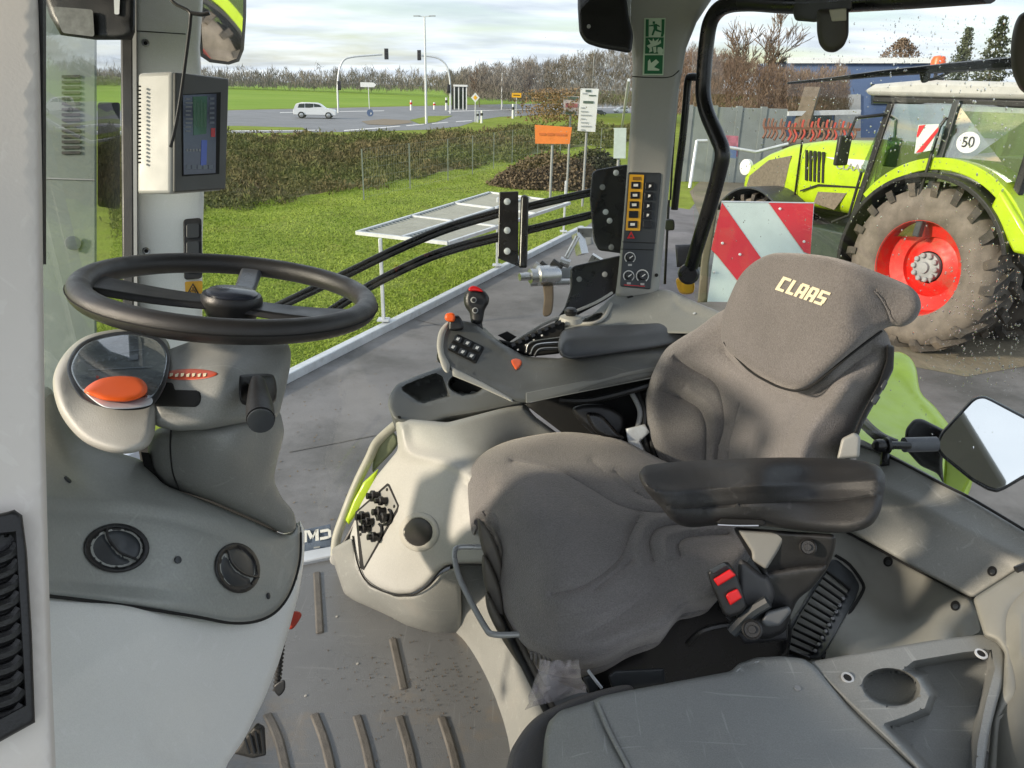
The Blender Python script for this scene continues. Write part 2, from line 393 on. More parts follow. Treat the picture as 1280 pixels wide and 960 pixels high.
m_lime=mat('lime_paint',(.27,.42,.012),.28,var=.06,coat=.5,dirt=(.30,.42,.03),ds=3)
m_lime2=mat('lime_paint_worn',(.38,.54,.010),.40,var=.1,coat=.2,vs=7)
m_rimr=mat('red_rim_paint',(.56,.018,.012),.48,var=.12,dirt=(.34,.09,.055),ds=4,dlo=.48,dhi=.68)
m_tyre=mat('tyre_rubber',(.05,.045,.04),.8,var=.3,vs=5,bump=.4,bs=60,dirt=(.13,.105,.08),ds=3,dlo=.45,dhi=.7)
m_tyred=mat('dusty_tyre_wall',(.15,.13,.11),.85,var=.3,vs=6,bump=.3,bs=60)
m_wprint=mat('white_print',(.8,.8,.78),.5,var=.03)
m_cream=mat('cream_embroidery',(.75,.68,.48),.8,var=.08,vs=200,bump=.5,bs=1500)
m_yel=mat('yellow_sticker',(.8,.42,.02),.4,var=.04)
m_grn=mat('green_sticker',(.01,.13,.045),.4,var=.08)
m_pgrn=mat('pale_sticker_print',(.55,.68,.52),.4,var=.05)
m_panel=mat('switch_panel',(.035,.04,.045),.4,var=.1)
m_refr=mat('red_reflective_film',(.60,.02,.03),.4,var=.08,dirt=(.5,.05,.05),ds=12)
m_refw=mat('white_reflective_film',(.55,.64,.60),.45,var=.06,vs=12)
m_ora=mat('orange_board',(.85,.24,.05),.5,var=.08)
m_white=mat('white_board',(.72,.74,.74),.5,var=.05)
m_grey=mat('grey_metal',(.3,.31,.32),.5,var=.1)
m_blue=mat('blue_cladding',(.08,.125,.24),.5,var=.1,vs=.5)
m_concr=mat('grey_wall_panel',(.22,.25,.25),.8,var=.12,vs=2,dirt=(.22,.25,.21),ds=1.5)
m_bark=mat('bark',(.13,.105,.08),.9,var=.25,vs=8)
m_twig=mat('bare_twigs',(.15,.105,.075),.9,col2=(.24,.18,.13),vs=.6)
m_car=mat('car_paint',(.70,.72,.74),.25,coat=.6,var=.02)
m_carg=mat('car_window',(.02,.03,.035),.08,rv=0)
def glass(name,tint=(1,1,1),refl=1.0,rough=.0,base=.0):
    m=bpy.data.materials.new(name); m.use_nodes=True; t=m.node_tree; t.nodes.clear()
    o=N(t,'ShaderNodeOutputMaterial'); a=N(t,'ShaderNodeBsdfTransparent'); a.inputs[0].default_value=(*tint,1)
    g=N(t,'ShaderNodeBsdfGlossy'); g.inputs['Roughness'].default_value=rough; f=N(t,'ShaderNodeNewGeometry'); dp=N(t,'ShaderNodeVectorMath'); dp.operation='DOT_PRODUCT'; t.links.new(f.outputs['Incoming'],dp.inputs[0]); t.links.new(f.outputs['Normal'],dp.inputs[1])
    k0=mth(t,'POWER',mth(t,'SUBTRACT',1.0,mth(t,'ABSOLUTE',dp.outputs['Value'])),5.0); k=mth(t,'MULTIPLY_ADD',k0,refl,base+.02); x=N(t,'ShaderNodeMixShader'); t.links.new(k,x.inputs[0]); t.links.new(a.outputs[0],x.inputs[1]); t.links.new(g.outputs[0],x.inputs[2]); t.links.new(x.outputs[0],o.inputs[0]); return m
m_glass=glass('window_glass',(.97,.985,.975),.6)
m_glass2=glass('windscreen_glass',(.95,.97,.96),.25,base=.02)
m_dglass=glass('display_cover_glass',(.85,.88,.9),1.0,base=.03)
def mirror(name):
    m=bpy.data.materials.new(name); m.use_nodes=True; b=m.node_tree.nodes['Principled BSDF']; b.inputs['Base Color'].default_value=(.86,.88,.9,1); b.inputs['Metallic'].default_value=1; b.inputs['Roughness'].default_value=.02; return m
m_mir=mirror('mirror_glass')
m_drop=bpy.data.materials.new('water_drop'); m_drop.use_nodes=True; _b=m_drop.node_tree.nodes['Principled BSDF']
_b.inputs['Transmission Weight'].default_value=1; _b.inputs['IOR'].default_value=1.33; _b.inputs['Roughness'].default_value=.02; _b.inputs['Base Color'].default_value=(1,1,1,1)
def clearp(name):
    m=bpy.data.materials.new(name); m.use_nodes=True; t=m.node_tree; b=t.nodes['Principled BSDF']; b.inputs['Base Color'].default_value=(.75,.70,.71,1); b.inputs['Roughness'].default_value=.12; b.inputs['Alpha'].default_value=.3; return m
m_film=clearp('plastic_film')
# ================================================================ CAB (frame of the tractor we stand in)
def ell(cx,cy,rx,ry,n=28,rot=0): 
    o=[]
    for i in range(n):
        a=2*math.pi*i/n; x=rx*math.cos(a); y=ry*math.sin(a); o.append((cx+x*math.cos(rot)-y*math.sin(rot),cy+x*math.sin(rot)+y*math.cos(rot)))
    return o
def pt(u,v,df=None,d=None,off=0):
    return P(u,v,(float(DF(df)(np.array(u,float),np.array(v,float))) if d is None else d)-off)
def norm_at(df,u,v,h=4):
    df=DF(df); a=pt(u,v,df); b=pt(u+h,v,df); c=pt(u,v+h,df); n=nrm(np.cross(b-a,c-a))
    return n if n@(CP-a)>0 else -n
def ptube(L,r,df=None,n=10,m=6,closed=False):
    """tube through picture points (u,v[,depth])"""
    q=[pt(x[0],x[1],df,None if len(x)<3 else dval(x)) for x in L]; q=spline(q,closed,m) if m else q
    return MB().tube(q,r,n,closed=closed)
def cyl(name,c,ax,r,h,m,parent,n=24,be=.15,**k):
    return MB().lathe(c,ax,[(r*(1-be),0+h),(r,h*(1-be)),(r,0)][::-1] if h>0 else [(r,0),(r,h)],n).build(name,m,parent,**k)

# ---- floor, roof
fl=MB().cbox(.30,1.845,-.45,1.45,-.10,0).build('cab_floor',m_floor,bevel=.01); tag(fl,'grey rubber mat floor of the tractor cab with raised ribs','floor',kind='structure')
def rib(a,b,w=.021,mid=None):
    p=[PZ(a[0],a[1],0),PZ(b[0],b[1],0)]
    d=nrm(p[1]-p[0]); s=np.cross(Za,d); n=8; V=[];Fc=[]; mb=MB()
    q=[p[0]+(p[1]-p[0])*t/n for t in range(n+1)]
    if mid is not None:
        q=[np.array(x) for x in spline([p[0],PZ(mid[0],mid[1],0),p[1]],False,4)]
    for i in range(len(q)-1):
        pass
    m=len(q)
    for x in q: V+= [x-s*w/2-Za*.002,x-s*w*.4+Za*.0045,x+s*w*.4+Za*.0045,x+s*w/2-Za*.002]
    for i in range(m-1):
        for k in range(4): Fc.append((i*4+k,i*4+(k+1)%4,i*4+4+(k+1)%4,i*4+4+k))
    Fc+=[(3,2,1,0),(m*4-4,m*4-3,m*4-2,m*4-1)]
    mobj('floor_rib',V,Fc,m_rib,fl,bevel=.003)
for a,b,mid in (((396,716),(400,792),None),((491,799),(505,862),None),((334,893),(366,1010),(350,930)),((393,893),(424,1010),(408,935)),((446,895),(472,1010),(459,940)),((499,896),(524,1010),(513,945)),((552,897),(580,1010),(567,945))): rib(a,b,mid=mid)
_r=random.Random(8); mb=MB()
for k in range(260):
    u=_r.gauss(545,45) if k<170 else _r.uniform(390,640); v=_r.gauss(868,28) if k<170 else _r.uniform(730,955); c=PZ(u,v,.002); s_=_r.uniform(.0006,.0018); mb.lathe(c,Za+np.array([_r.uniform(-.6,.6),_r.uniform(-.6,.6),0]),[(s_,-s_*.4),(s_*.8,s_*.6)],5)
mb.build('soil_crumbs',mat('soil',(.11,.08,.05),.9),fl,kind='stuff',smooth=False)
MB().cbox(1.815,1.865,.02,.28,-.06,.012).build('threshold_strip',m_galv,fl,bevel=.004)
for x in ((421,771),(382,870),(447,830)): cyl('floor_crumb',PZ(x[0],x[1],0),Za,.003,.002,m_pale,fl,n=7)
rf=MB().cbox(.15,1.98,-.50,1.50,1.62,1.70).build('cab_roof',m_pilr,bevel=.02); tag(rf,'cab roof lining over the seat and windows','roof',kind='structure')

tag(MB().cbox(.45,1.80,-.46,-.40,-.10,.14).build('cab_front_wall',m_gpl,bevel=.01),'grey lower front wall of the cab behind the dashboard cowl','wall',kind='structure')
tag(MB().cbox(.32,1.80,1.36,1.42,-.10,.42).build('cab_rear_wall',m_gpl,bevel=.01),'grey lower rear wall of the cab under the window sill','wall',kind='structure')
# ---- foreground left pillar with air grille
pl=thing('cab_pillar','pale beige pillar in the left foreground with a black louvred air grille','pillar',PZ(0,1000,0)*[1,1,0]+Za*0.0)
D_fp=TPS([(-60,-40,.50),(60,-40,.52),(-60,500,.46),(60,500,.49),(-60,1000,.44),(72,1000,.47)])
relief('pillar_trim','-120,-260 40,-260 51,-260 52,150 54,350 56,520 60,680 64,820 69,940 73,1040 80,1500 -120,1500',D_fp,m_post,pl,thick=.07,RP=9,RD=.016,step=14,sm=False)
D_g=lambda u,v:D_fp(u,v)-.014
relief('grille_frame','-60,655 8,640 18,637 28,644 34,690 40,790 44,903 -10,933 -60,948',D_g,m_blk,pl,thick=.014,RP=5,RD=.004,step=5,sm=False,pits=[('-58,672 20,664 26,760 33,882 -10,905 -58,918',.012,3)])
for k in range(11):
    y=690+k*20
    ptube([(24+k*.6,y-10,),(14+k*.5,y+2),(-6,y+10),(-40,y+14)],.0042,lambda u,v:D_fp(u,v)-.006,n=8,m=5).build('grille_slat',m_blk,pl)
MB().bar(pt(52,330,d=.52),pt(52,-30,d=.52),.004).build('window_seal',m_blk,pl)
# ---- windscreen and an added column that stands in for its reflection
ws=thing('windscreen','tinted windscreen pane between the foreground pillar and the monitor pillar','window',C(1.3,-.24,.9))
pslab('windscreen_glass','44,-60 160,-60 160,470 44,530',DR(-.24),.004,m_glass2,ws)
sh=thing('reflected_column','pale grey green louvred column added outside to stand for the windscreen reflection','reflection',P(90,440,2.3)*[1,1,0]-Za*1.4)
m_shr=mat('reflected_tone',(.15,.19,.17),.45,var=.12,vs=5,dirt=(.32,.36,.31),ds=4)
pslab('reflected_body','40,-60 121,-60 121,1300 40,1300',2.3,.25,m_shr,sh,rp=4,bevel=.01)
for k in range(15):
    y=94+k*6.8; pslab('reflected_slat',[(77,y),(100,y-.5),(100,y+3),(77,y+3.4)],2.3,.004,m_blk,sh,front=.006)
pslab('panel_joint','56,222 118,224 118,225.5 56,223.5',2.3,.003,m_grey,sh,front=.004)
pslab('dark_reflection','122,128 150,128 150,262 122,258',2.36,.1,m_blk,sh,rp=4)  # dark part of the pane's reflection, built as a black slab
cyl('reflected_cap',pt(91,304,d=2.29),nrm(CP-pt(91,304,d=2.29)),.022,.012,m_grey,sh)
# ---- right front pillar with seal, visor
pf=thing('cab_pillar','white trimmed front pillar carrying the monitor, black seal along its left edge','pillar',C(1.8,-.2,0))
D_a=TPS([(150,0,1.62),(256,0,1.66),(150,470,1.62),(256,470,1.66)])
relief('pillar_trim','169,-70 258,-70 250,60 254,130 255,250 253,300 253,480 170,480 170,300',D_a,m_whi,pf,thick=.09,RP=7,RD=.014,step=12,sm=False)
pslab('pillar_seal','150,-60 166,-60 168,480 154,480',1.60,.09,m_blk,pf,bevel=.004)
pslab('seal_trim','165,-60 170,-60 172,480 168,480',1.595,.06,m_grey,pf)
pslab('switch_block','229,274 252,272 253,348 230,350',D_a,.02,m_blk,pf,rp=5,front=.012,bevel=.002)
for k in range(3): pslab('switch','233,%d 249,%d 249,%d 233,%d'%(280+k*22,279+k*22,297+k*22,298+k*22),D_a,.006,m_panel,pf,rp=3,front=.016,bevel=.001)
st=pslab('warning_sticker','231,352 253,351 253,373 232,373',D_a,.0015,m_yel,pf,rp=2,front=.003)
decal('warning_triangle',['241,354 250,370 232,370'],lambda u,v:D_a(u,v)-.004,m_blk,st)
decal('warning_field',['241,357 247,368.5 235,368.5'],lambda u,v:D_a(u,v)-.006,m_yel,st)
decal('warning_mark',['240.3,359 241.8,359 241.6,364.5 240.5,364.5','240.4,365.6 241.7,365.6 241.7,367.3 240.4,367.3','237,366 239,362 239.6,362.6 238,366.4','245,366 243,362 242.4,362.6 244,366.4'],lambda u,v:D_a(u,v)-.008,m_blk,st)
for x,y in ((182,54),(183,314)):
    cyl('screw',pt(x,y,D_a),norm_at(D_a,x,y),.008,.004,m_steel,pf); cyl('screw_socket',pt(x,y,D_a,off=.004),norm_at(D_a,x,y),.004,.0008,m_dk,pf)
pslab('pillar_joint','170,38 232,42 232,43.2 170,39.2',D_a,.002,m_dk,pf,front=.001)
vi=thing('sun_visor','dark roller blind housing above the windscreen in the top left corner','sun visor',C(1.3,-.2,1.3))
relief('visor_body','40,-60 170,-60 169,40 165,50 120,50 76,44 62,20 52,-10',1.45,m_blk,vi,thick=.05,RP=8,RD=.015,step=10,sm=False)
pslab('visor_film','66,8 116,12 118,46 78,41',1.44,.003,mat('grey_film',(.16,.17,.17),.6,var=.3,vs=60),vi,rp=4)
pslab('visor_clip','142,-10 150,-10 149,18 143,18',1.445,.01,m_galv,vi,rp=2)
# ---- monitor
mo=thing('monitor','grey framed display terminal with a dark screen, mounted on the white front pillar','monitor',pt(215,242,d=1.5))
fq=[pt(215,89,d=1.47),pt(284,97,d=1.60),pt(280,238,d=1.60),pt(214,243,d=1.47)]
vec=pt(171,92,d=1.49)-pt(215,90,d=1.47)
MB().prism(fq,vec).build('monitor_housing',mat('housing_pale',(.46,.46,.44),.45,bump=.1,bs=500),mo,bevel=.008,bseg=3)
nb=nrm(np.cross(fq[1]-fq[0],fq[3]-fq[0])); nb=nb if nb@vec<0 else -nb
def onface(u,v,o=0):
    r=ray(u,v); t=((fq[0]-CP)@nb)/(r@nb); return CP+r*t+nb*o
MB().prism([onface(u,v,.001) for u,v in ((215.5,91),(283,99),(279,237),(215,241))],nb*.007).build('bezel',mat('bezel_grey',(.10,.10,.095),.45),mo,bevel=.003)
MB().prism([onface(u,v,.0082) for u,v in ((223,119),(272,116),(270,218),(224,221))],nb*.0012).build('screen_surround',m_dk,mo)
scr=MB().prism([onface(u,v,.0095) for u,v in ((224,120),(266,118),(265,217),(225,219))],nb*.001).build('screen',mat('screen_off',(.085,.09,.13),.12,var=.15,vs=20,rv=0),mo)
m_sb=mat('screen_blue',(.04,.07,.30),.2,emit=.15); m_sg=mat('screen_green',(.03,.11,.045),.2,emit=.05); m_sr=mat('screen_red',(.3,.02,.02),.2,emit=.15)
def fpoly(name,pl,m,o,par): MB().prism([onface(u,v,o) for u,v in pl],nb*.0006).build(name,m,par,smooth=False)
fpoly('screen_graphic',((247,176),(254,176),(253,208),(246,208)),m_sb,.0106,scr)
fpoly('screen_graphic',((236,122),(254,121),(253,168),(237,170)),m_sg,.0106,scr)
fpoly('screen_graphic',((259,161),(264,161),(264,172),(259,172)),m_sr,.0106,scr)
for k in range(5): fpoly('screen_graphic',((228+k*4,187),(230+k*4,187),(230+k*4,190),(228+k*4,190)),m_grey,.0106,scr)
for k in range(9): fpoly('screen_text',((227,124+k*5),(233+(k*7)%4,124+k*5),(233+(k*7)%4,125.4+k*5),(227,125.4+k*5)),m_grey,.0107,scr)
for k in range(6): fpoly('screen_text',((257,123+k*6),(263,122.8+k*6),(263,125.5+k*6),(257,125.7+k*6)),mat('screen_icon',(.16,.18,.22),.3),.0107,scr)
for k in range(5): fpoly('screen_text',((228+k*7,207),(233+k*7,206.8),(233+k*7,212),(228+k*7,212.2)),mat('screen_icon',(.16,.18,.22),.3),.0107,scr)
for k in range(4): fpoly('screen_line',((237+k*4.2,126+3*(k%2)),(239.5+k*4.2,126+3*(k%2)),(239.5+k*4.2,160),(237+k*4.2,160)),mat('screen_dim',(.06,.16,.08),.3),.0108,scr)
mb=MB()
for k in range(20): 
    for j in range(1):
        a=pt(174.5,108+k*5,d=1.476); mb.box(a,(.0016,.003,.0016))
mb.build('vent_holes',m_dk,mo)
for x,y in ((268,232),(222,98)): pass
# ---- cable and upper mirror
cb=thing('cable','thin black cable hanging from above down to the monitor','cable',pt(213,185,d=1.43))
ptube([(205,-30),(214,0),(236,14),(238,26),(234,60),(226,120),(219,160),(213,184)],.0032,1.43,n=8).build('cable_sleeve',m_blk,cb)
ptube([(238,16),(252,18),(262,16)],.004,1.43,n=8).build('cable_plug',m_blk,cb)
um=thing('wing_mirror','upright mirror reflecting green paintwork at the top, right of the cable','mirror',pt(278,75,d=2.1))
D_um=DP(nrm(np.array([1.0,-.17,-.20])),pt(278,40,d=2.08))
relief('mirror_shell','247,-60 308,-60 308,20 305,62 299,77 286,81 262,78 250,70 247,40',D_um,m_blk,um,thick=.05,RP=3,RD=.01,step=6,sm=False)
pslab('mirror_glass','252,-58 304,-58 304,18 301,60 296,73 285,77 264,74 254,67 252,40',D_um,.002,m_mir,um,front=.003,smooth=False)
# ---- steering wheel
swc=np.array([-.451,1.153,.933]); sw=thing('steering_wheel','black leather steering wheel with three spokes and a round hub','steering wheel',swc)
tilt=nrm(np.array([.12,.048,1.0])); xa=nrm(np.cross(np.array([0,1,0.]),tilt)); ya=np.cross(tilt,xa)
def swp(a,r,h=0): return swc+xa*math.cos(a)*r+ya*math.sin(a)*r+tilt*h
ring=[swp(a,.2120) for a in np.linspace(0,2*math.pi,72,endpoint=False)]
MB().tube(ring,.0178,18,closed=True).build('wheel_rim',m_whl,sw,ang=80)
_r2=ray(290,372); hub=CP+_r2*(((swc-CP)@tilt)/(_r2@tilt))-tilt*.002
MB().lathe(hub-tilt*.05,tilt,[(.030,0),(.036,.02),(.046,.045),(.046,.052),(.043,.058)],40).build('hub',m_blk,sw)
MB().lathe(hub+tilt*.008,tilt,[(.038,0),(.038,.003),(.034,.006),(.002,.008)],40).build('hub_cap',mat('hub_cap_plastic',(.03,.035,.05),.2),sw)
MB().tube([hub+tilt*.012+(xa*math.cos(t)+ya*math.sin(t))*.030 for t in np.linspace(0,2*math.pi,32,endpoint=False)],.0012,6,closed=True).build('hub_ring',m_steel,sw)
MB().tube([swp(a,.2305,0) for a in np.linspace(0,2*math.pi,72,endpoint=False)],.0009,5,closed=True).build('rim_seam',m_dk,sw)
def spoke(a,w0,w1,m,th=.010,dr=-.014):
    q0=hub-tilt*.008; q1=swp(a,.205,-.004); d=nrm(q1-q0); s=nrm(np.cross(tilt,d)); V=[];Fc=[]; n=8
    for i in range(n+1):
        t=i/n; c=q0+(q1-q0)*t+tilt*dr*math.sin(math.pi*t); w=w0+(w1-w0)*t
        V+=[c-s*w-tilt*th/2,c-s*w*.8+tilt*th/2,c+s*w*.8+tilt*th/2,c+s*w-tilt*th/2]
    for i in range(n):
        for k in range(4): Fc.append((i*4+k,i*4+(k+1)%4,i*4+4+(k+1)%4,i*4+4+k))
    Fc+=[(3,2,1,0),(n*4,n*4+1,n*4+2,n*4+3)]
    return mobj('spoke',V,Fc,m,sw,bevel=.003)
spoke(R(100),.017,.020,mat('grey_spoke',(.13,.14,.16),.3,var=.1)); spoke(R(192),.03,.045,m_blk,dr=-.004); spoke(R(-8),.03,.045,m_blk,dr=-.004)
# ---- steering column
sc=thing('steering_column','grey steering column with instrument pod, black stalk and orange lens','steering column',PZ(300,700,0.0))
D_low=TPS([(185,540,1.03),(350,520,1.12),(190,600,1.08),(345,600,1.16),(370,665,1.27),(290,560,.99),(290,620,1.09)])
relief('column_shaft','184,545 200,534 270,530 350,512 356,540 346,578 342,600 352,622 368,640 371,662 355,668 325,652 265,626 200,606 186,585',D_low,m_gpl,sc,thick=.13,RP=16,RD=.035,step=7,sm=False,rp=8)
pslab('boot_strip','176,565 186,566 192,590 205,604 196,607 182,592',D_low,.03,m_dk,sc,front=.0)
D_hd=TPS([(196,450,1.00),(362,440,1.12),(190,520,.93),(230,535,.93),(300,525,.97),(350,515,1.05),(280,470,.96),(250,430,1.08)])
relief('column_head','202,440 240,426 300,424 360,428 364,440 363,458 357,486 349,518 342,524 300,529 258,537 220,539 192,532 187,508 194,480 204,462',D_hd,m_gpl,sc,thick=.12,RP=13,RD=.03,step=6,sm=False,rp=8)
MB().lathe(hub-tilt*.115,tilt,[(.055,0),(.055,.012),(.045,.016),(.040,.07)],36).build('column_collar',m_blk,sc)
relief('stalk_opening','192,482 200,478 216,478 219,487 248,488 252,493 250,506 246,509 196,508 190,501',lambda u,v:D_hd(u,v)-.002,m_dk,sc,thick=.01,RP=2,RD=.003,step=4,sm=False)
relief('switch_label','203,468 214,463 240,461 262,463 272,467 262,472 240,475 214,474',lambda u,v:D_hd(u,v)-.003,mat('label_red',(.45,.07,.03),.35),sc,thick=.006,RP=3,RD=.003,step=4)
decal('label_print',[[(212+k*7,467+(k%2)),(216+k*7,466.5),(215+k*7,470+(k%2)),(212+k*7,471)] for k in range(7)],lambda u,v:D_hd(u,v)-.004,m_cream,sc)
relief('stalk_socket','299,474 304,468 336,467 344,473 346,492 340,505 310,507 300,500',lambda u,v:D_hd(u,v)-.004,m_blk,sc,thick=.02,RP=5,RD=.006,step=4)
MB().tube([pt(322,478,d=.99),pt(323,492,d=.95),pt(325,510,d=.91),pt(326,524,d=.885)],[.010,.013,.0165,.0165],20).build('stalk',m_blk,sc,ang=60)
cyl('stalk_end',pt(326,525,d=.884),nrm(pt(326,525,d=.884)-pt(324,505,d=.92)),.0155,.004,m_panel,sc)
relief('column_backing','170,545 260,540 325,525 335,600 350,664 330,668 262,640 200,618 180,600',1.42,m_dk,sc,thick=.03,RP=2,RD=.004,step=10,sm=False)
# pod
D_pod=TPS([(68,480,.93),(90,430,1.03),(150,412,1.10),(210,430,1.08),(200,500,.95),(185,550,.90),(120,562,.88),(85,530,.90),(140,500,.93)])
relief('pod_body','66,482 70,460 84,438 104,422 130,414 165,411 198,418 212,432 212,460 203,490 196,520 192,545 182,560 160,567 135,565 108,554 88,536 73,512',D_pod,m_pale,sc,thick=.10,RP=11,RD=.022,step=6)
D_face=D3((90,470,.925),(150,418,1.06),(210,470,.97))
relief('pod_bezel','84,468 87,446 102,428 128,418 165,414 198,422 212,440 212,462 204,488 188,508 160,513 128,509 100,497',lambda u,v:D_face(u,v)-.010,m_blk,sc,thick=.02,RP=3,RD=.004,step=5)
relief('dial_face','90,466 93,447 107,431 131,422 165,418 196,426 208,442 207,462 199,484 185,500 160,504 130,501 105,490',lambda u,v:D_face(u,v)-.0115,mat('dial_face',(.22,.24,.25),.25,var=.2,vs=30),sc,thick=.006,RP=2,RD=.001,step=6)
m_dl=mat('dial_print',(.35,.38,.42),.4)
decal('dial_marks',[[(120+k*8,450-k*1.2),(122+k*8,450-k*1.2),(121+k*8,453-k*1.2),(119+k*8,453-k*1.2)] for k in range(9)]+['150,440 180,436 180,437 150,441','110,462 190,458 190,459 110,463','160,445 172,443 172,449 160,451'],lambda u,v:D_face(u,v)-.0125,m_dl,sc)
decal('dial_light',['120,470 123,470 123,473 120,473'],lambda u,v:D_face(u,v)-.0125,m_red,sc)
relief('dial_glass','90,466 93,447 107,431 131,422 165,418 196,426 208,442 207,462 199,484 185,500 160,504 130,501 105,490',lambda u,v:D_face(u,v)-.017,m_dglass,sc,thick=.002,RP=2,RD=.001,step=8)
relief('trim_ring','104,486 150,500 186,496 188,506 160,511 128,508',lambda u,v:D_face(u,v)-.016,m_galv,sc,thick=.005,RP=2,RD=.003,step=5)
relief('orange_lens','105,489 116,478 132,472 152,470 172,472 182,479 184,489 176,497 158,502 134,501 118,496',lambda u,v:D_face(u,v)-.034,m_org,sc,thick=.016,RP=8,RD=.010,step=4,noise=0)
# ---- dash cowl
dc=thing('dash_cowl','grey and white dashboard cowl under the wheel with two round air vents','dashboard',PZ(250,960,0))
D_up=TPS([(55,490,1.02),(100,560,1.0),(55,620,.80),(200,600,1.05),(200,640,.98),(370,660,1.34),(200,765,.92),(60,748,.76),(330,765,1.13),(330,640,1.24),(150,690,.92),(300,710,1.08),(360,740,1.22)])
relief('upper_cowl','30,480 64,484 78,520 95,545 130,560 178,575 205,606 262,628 322,654 352,668 366,668 372,650 378,664 377,700 366,738 350,762 326,776 292,780 240,774 150,760 30,748',D_up,mat('cowl_plastic',(.32,.335,.315),.42,var=.05,vs=5,bump=.2,bs=700,dirt=(.36,.36,.33),ds=5,scr=.2,fine=.07),dc,thick=.10,RP=12,RD=.03,step=7,sm=False,rp=8,
  cre=[('40,612 75,622 180,630 270,650 340,690 362,720',7,-.004),('40,632 80,640 180,646 260,664 320,696',8,.004),('40,722 100,726 200,735 280,744 330,735',8,.004),('40,735 100,742 200,752 280,760',6,-.004)])
D_lo=TPS([(60,750,.765),(200,768,.925),(300,785,1.10),(378,660,1.36),(376,720,1.30),(200,950,.76),(60,950,.60),(300,930,.95),(250,850,.95),(350,830,1.17)])
relief('lower_cowl','30,738 150,752 240,766 292,772 326,768 348,754 362,732 373,700 375,664 374,648 381,664 380,700 374,740 362,785 348,830 330,875 305,925 284,955 262,1040 30,1040',D_lo,m_whi,dc,thick=.16,RP=10,RD=.035,step=9,sm=False,rp=6,cre=[('60,870 150,810 240,770',14,-.003)])
ptube([(60,745),(150,756),(240,770),(292,779),(326,775),(349,761),(365,736),(375,700),(376,666)],.0022,lambda u,v:D_up(u,v)-.002,n=6).build('cowl_joint',m_dk,dc)
for x,y in ((222,700),(84,600),(335,745)): cyl('cowl_screw',pt(x,y,D_up,off=.001),norm_at(D_up,x,y),.005,.002,m_panel,dc,n=12)
ptube([(214,535),(213,560),(216,590),(224,612)],.0012,lambda u,v:D_low(u,v)-.0006,n=5).build('shaft_joint',m_dk,sc)
def airvent(par,cx,cy,rx,ry,df,rot=0,col=None,line=None):
    v=relief('air_vent',ell(cx,cy,rx,ry,32,rot),lambda u,w:DF(df)(u,w)-.006,m_blk,par,thick=.02,RP=3,RD=.004,step=4,sm=False,pits=[(ell(cx,cy,rx*.86,ry*.86,28,rot),.007,2.5)])
    f=relief('vent_flap',ell(cx,cy,rx*.80,ry*.80,28,rot),lambda u,w:DF(df)(u,w)-.003,m_panel,v,thick=.008,RP=rx*.5,RD=.006,step=3.5,sm=False,cre=[(line,1.3,.004)],rp=0)
    l2=[(x+1.6,y-2.2) for x,y in pts(line)]
    ptube(l2,.0016,lambda u,w:DF(df)(u,w)-.005,n=6,m=4).build('flap_edge',m_blk,v)
airvent(dc,146,685,41,31,D_up,0,line='132,660 134,675 148,692 170,702')
airvent(dc,297,710,28,32,D_up,-.35,line='283,690 290,708 305,720 322,724')
tb=thing('pedal','black ribbed pedal low beside the white cowl','pedal',PZ(318,940,0.02))
relief('pedal_pad','292,942 306,922 322,903 331,908 333,944 316,948',1.16,m_rub,tb,thick=.03,RP=3,RD=.008,step=4,sm=False,rp=3)
for k in range(4): ptube([(305+k*7,920-k*3),(312+k*6,942)],.0022,1.155,n=6,m=0).build('pedal_rib',m_blk,tb)
sp=thing('pedal_spring','black coiled bellows hanging behind the white cowl edge','bellows',PZ(348,865,0.05))
mb=MB(); q=[pt(351+2*math.sin(0),800+k*6,d=1.38) for k in range(12)]; mb.tube([pt(352-k*.25,800+k*2.5,d=1.40) for k in range(26)],[.008 if k%2 else .0045 for k in range(26)],10); mb.build('bellows_sleeve',m_rub,sp)
relief('bellows_foot','342,858 355,850 356,862 348,870',1.38,m_blk,sp,thick=.02,RP=2,RD=.004,step=3)
rtb=thing('release_lever','small red lever tip beside the white cowl','lever',pt(370,775,d=1.42))
relief('lever_tip','358,772 368,764 376,766 376,772 366,786 358,784',1.42,mat('red_lever',(.45,.05,.03),.4),rtb,thick=.02,RP=3,RD=.008,step=3)
# ---- right side console body
sd=thing('side_console','pale side console right of the doorway with couplings and round outlet','side console',PZ(520,780,0))
D_sb=TPS([(497,525,1.80),(660,505,1.86),(590,540,1.74),(520,580,1.74),(600,590,1.60),(440,660,1.90),(460,620,1.87),(500,740,1.76),(560,640,1.60),(520,660,1.66),(620,700,1.50),(560,710,1.60),(690,560,1.80),(660,580,1.74),(445,700,1.86)])
relief('console_body','494,522 560,528 655,503 668,520 702,545 690,575 640,590 605,600 598,650 614,688 612,706 566,706 549,713 532,732 516,742 494,743 470,736 452,724 443,700 437,672 450,632 470,596 498,562',D_sb,mat('console_pale',(.42,.42,.395),.45,var=.05,vs=4,bump=.2,bs=600,dirt=(.38,.375,.35),ds=5,fine=.06),sd,thick=.22,RP=8,RD=.022,step=7,sm=False,rp=6,
  cre=[('502,535 512,566 556,578 600,604 640,640',7,-.012),('540,600 560,585 600,620',9,.006)])
D_sk=TPS([(415,690,'z.10'),(435,745,'z.01'),(480,768,'z0'),(560,792,'z0'),(575,790,'z0'),(495,742,1.77),(560,712,1.62),(520,770,1.78),(445,700,1.87)])
relief('console_skirt','414,686 440,672 446,706 462,732 496,746 518,745 536,734 552,716 575,706 578,795 545,793 508,782 482,769 444,752 430,742 418,706',D_sk,m_gpl,sd,thick=.10,RP=5,RD=.015,step=7,sm=False,rp=5,cre=[('445,715 470,750 520,772 570,780',7,-.006)])
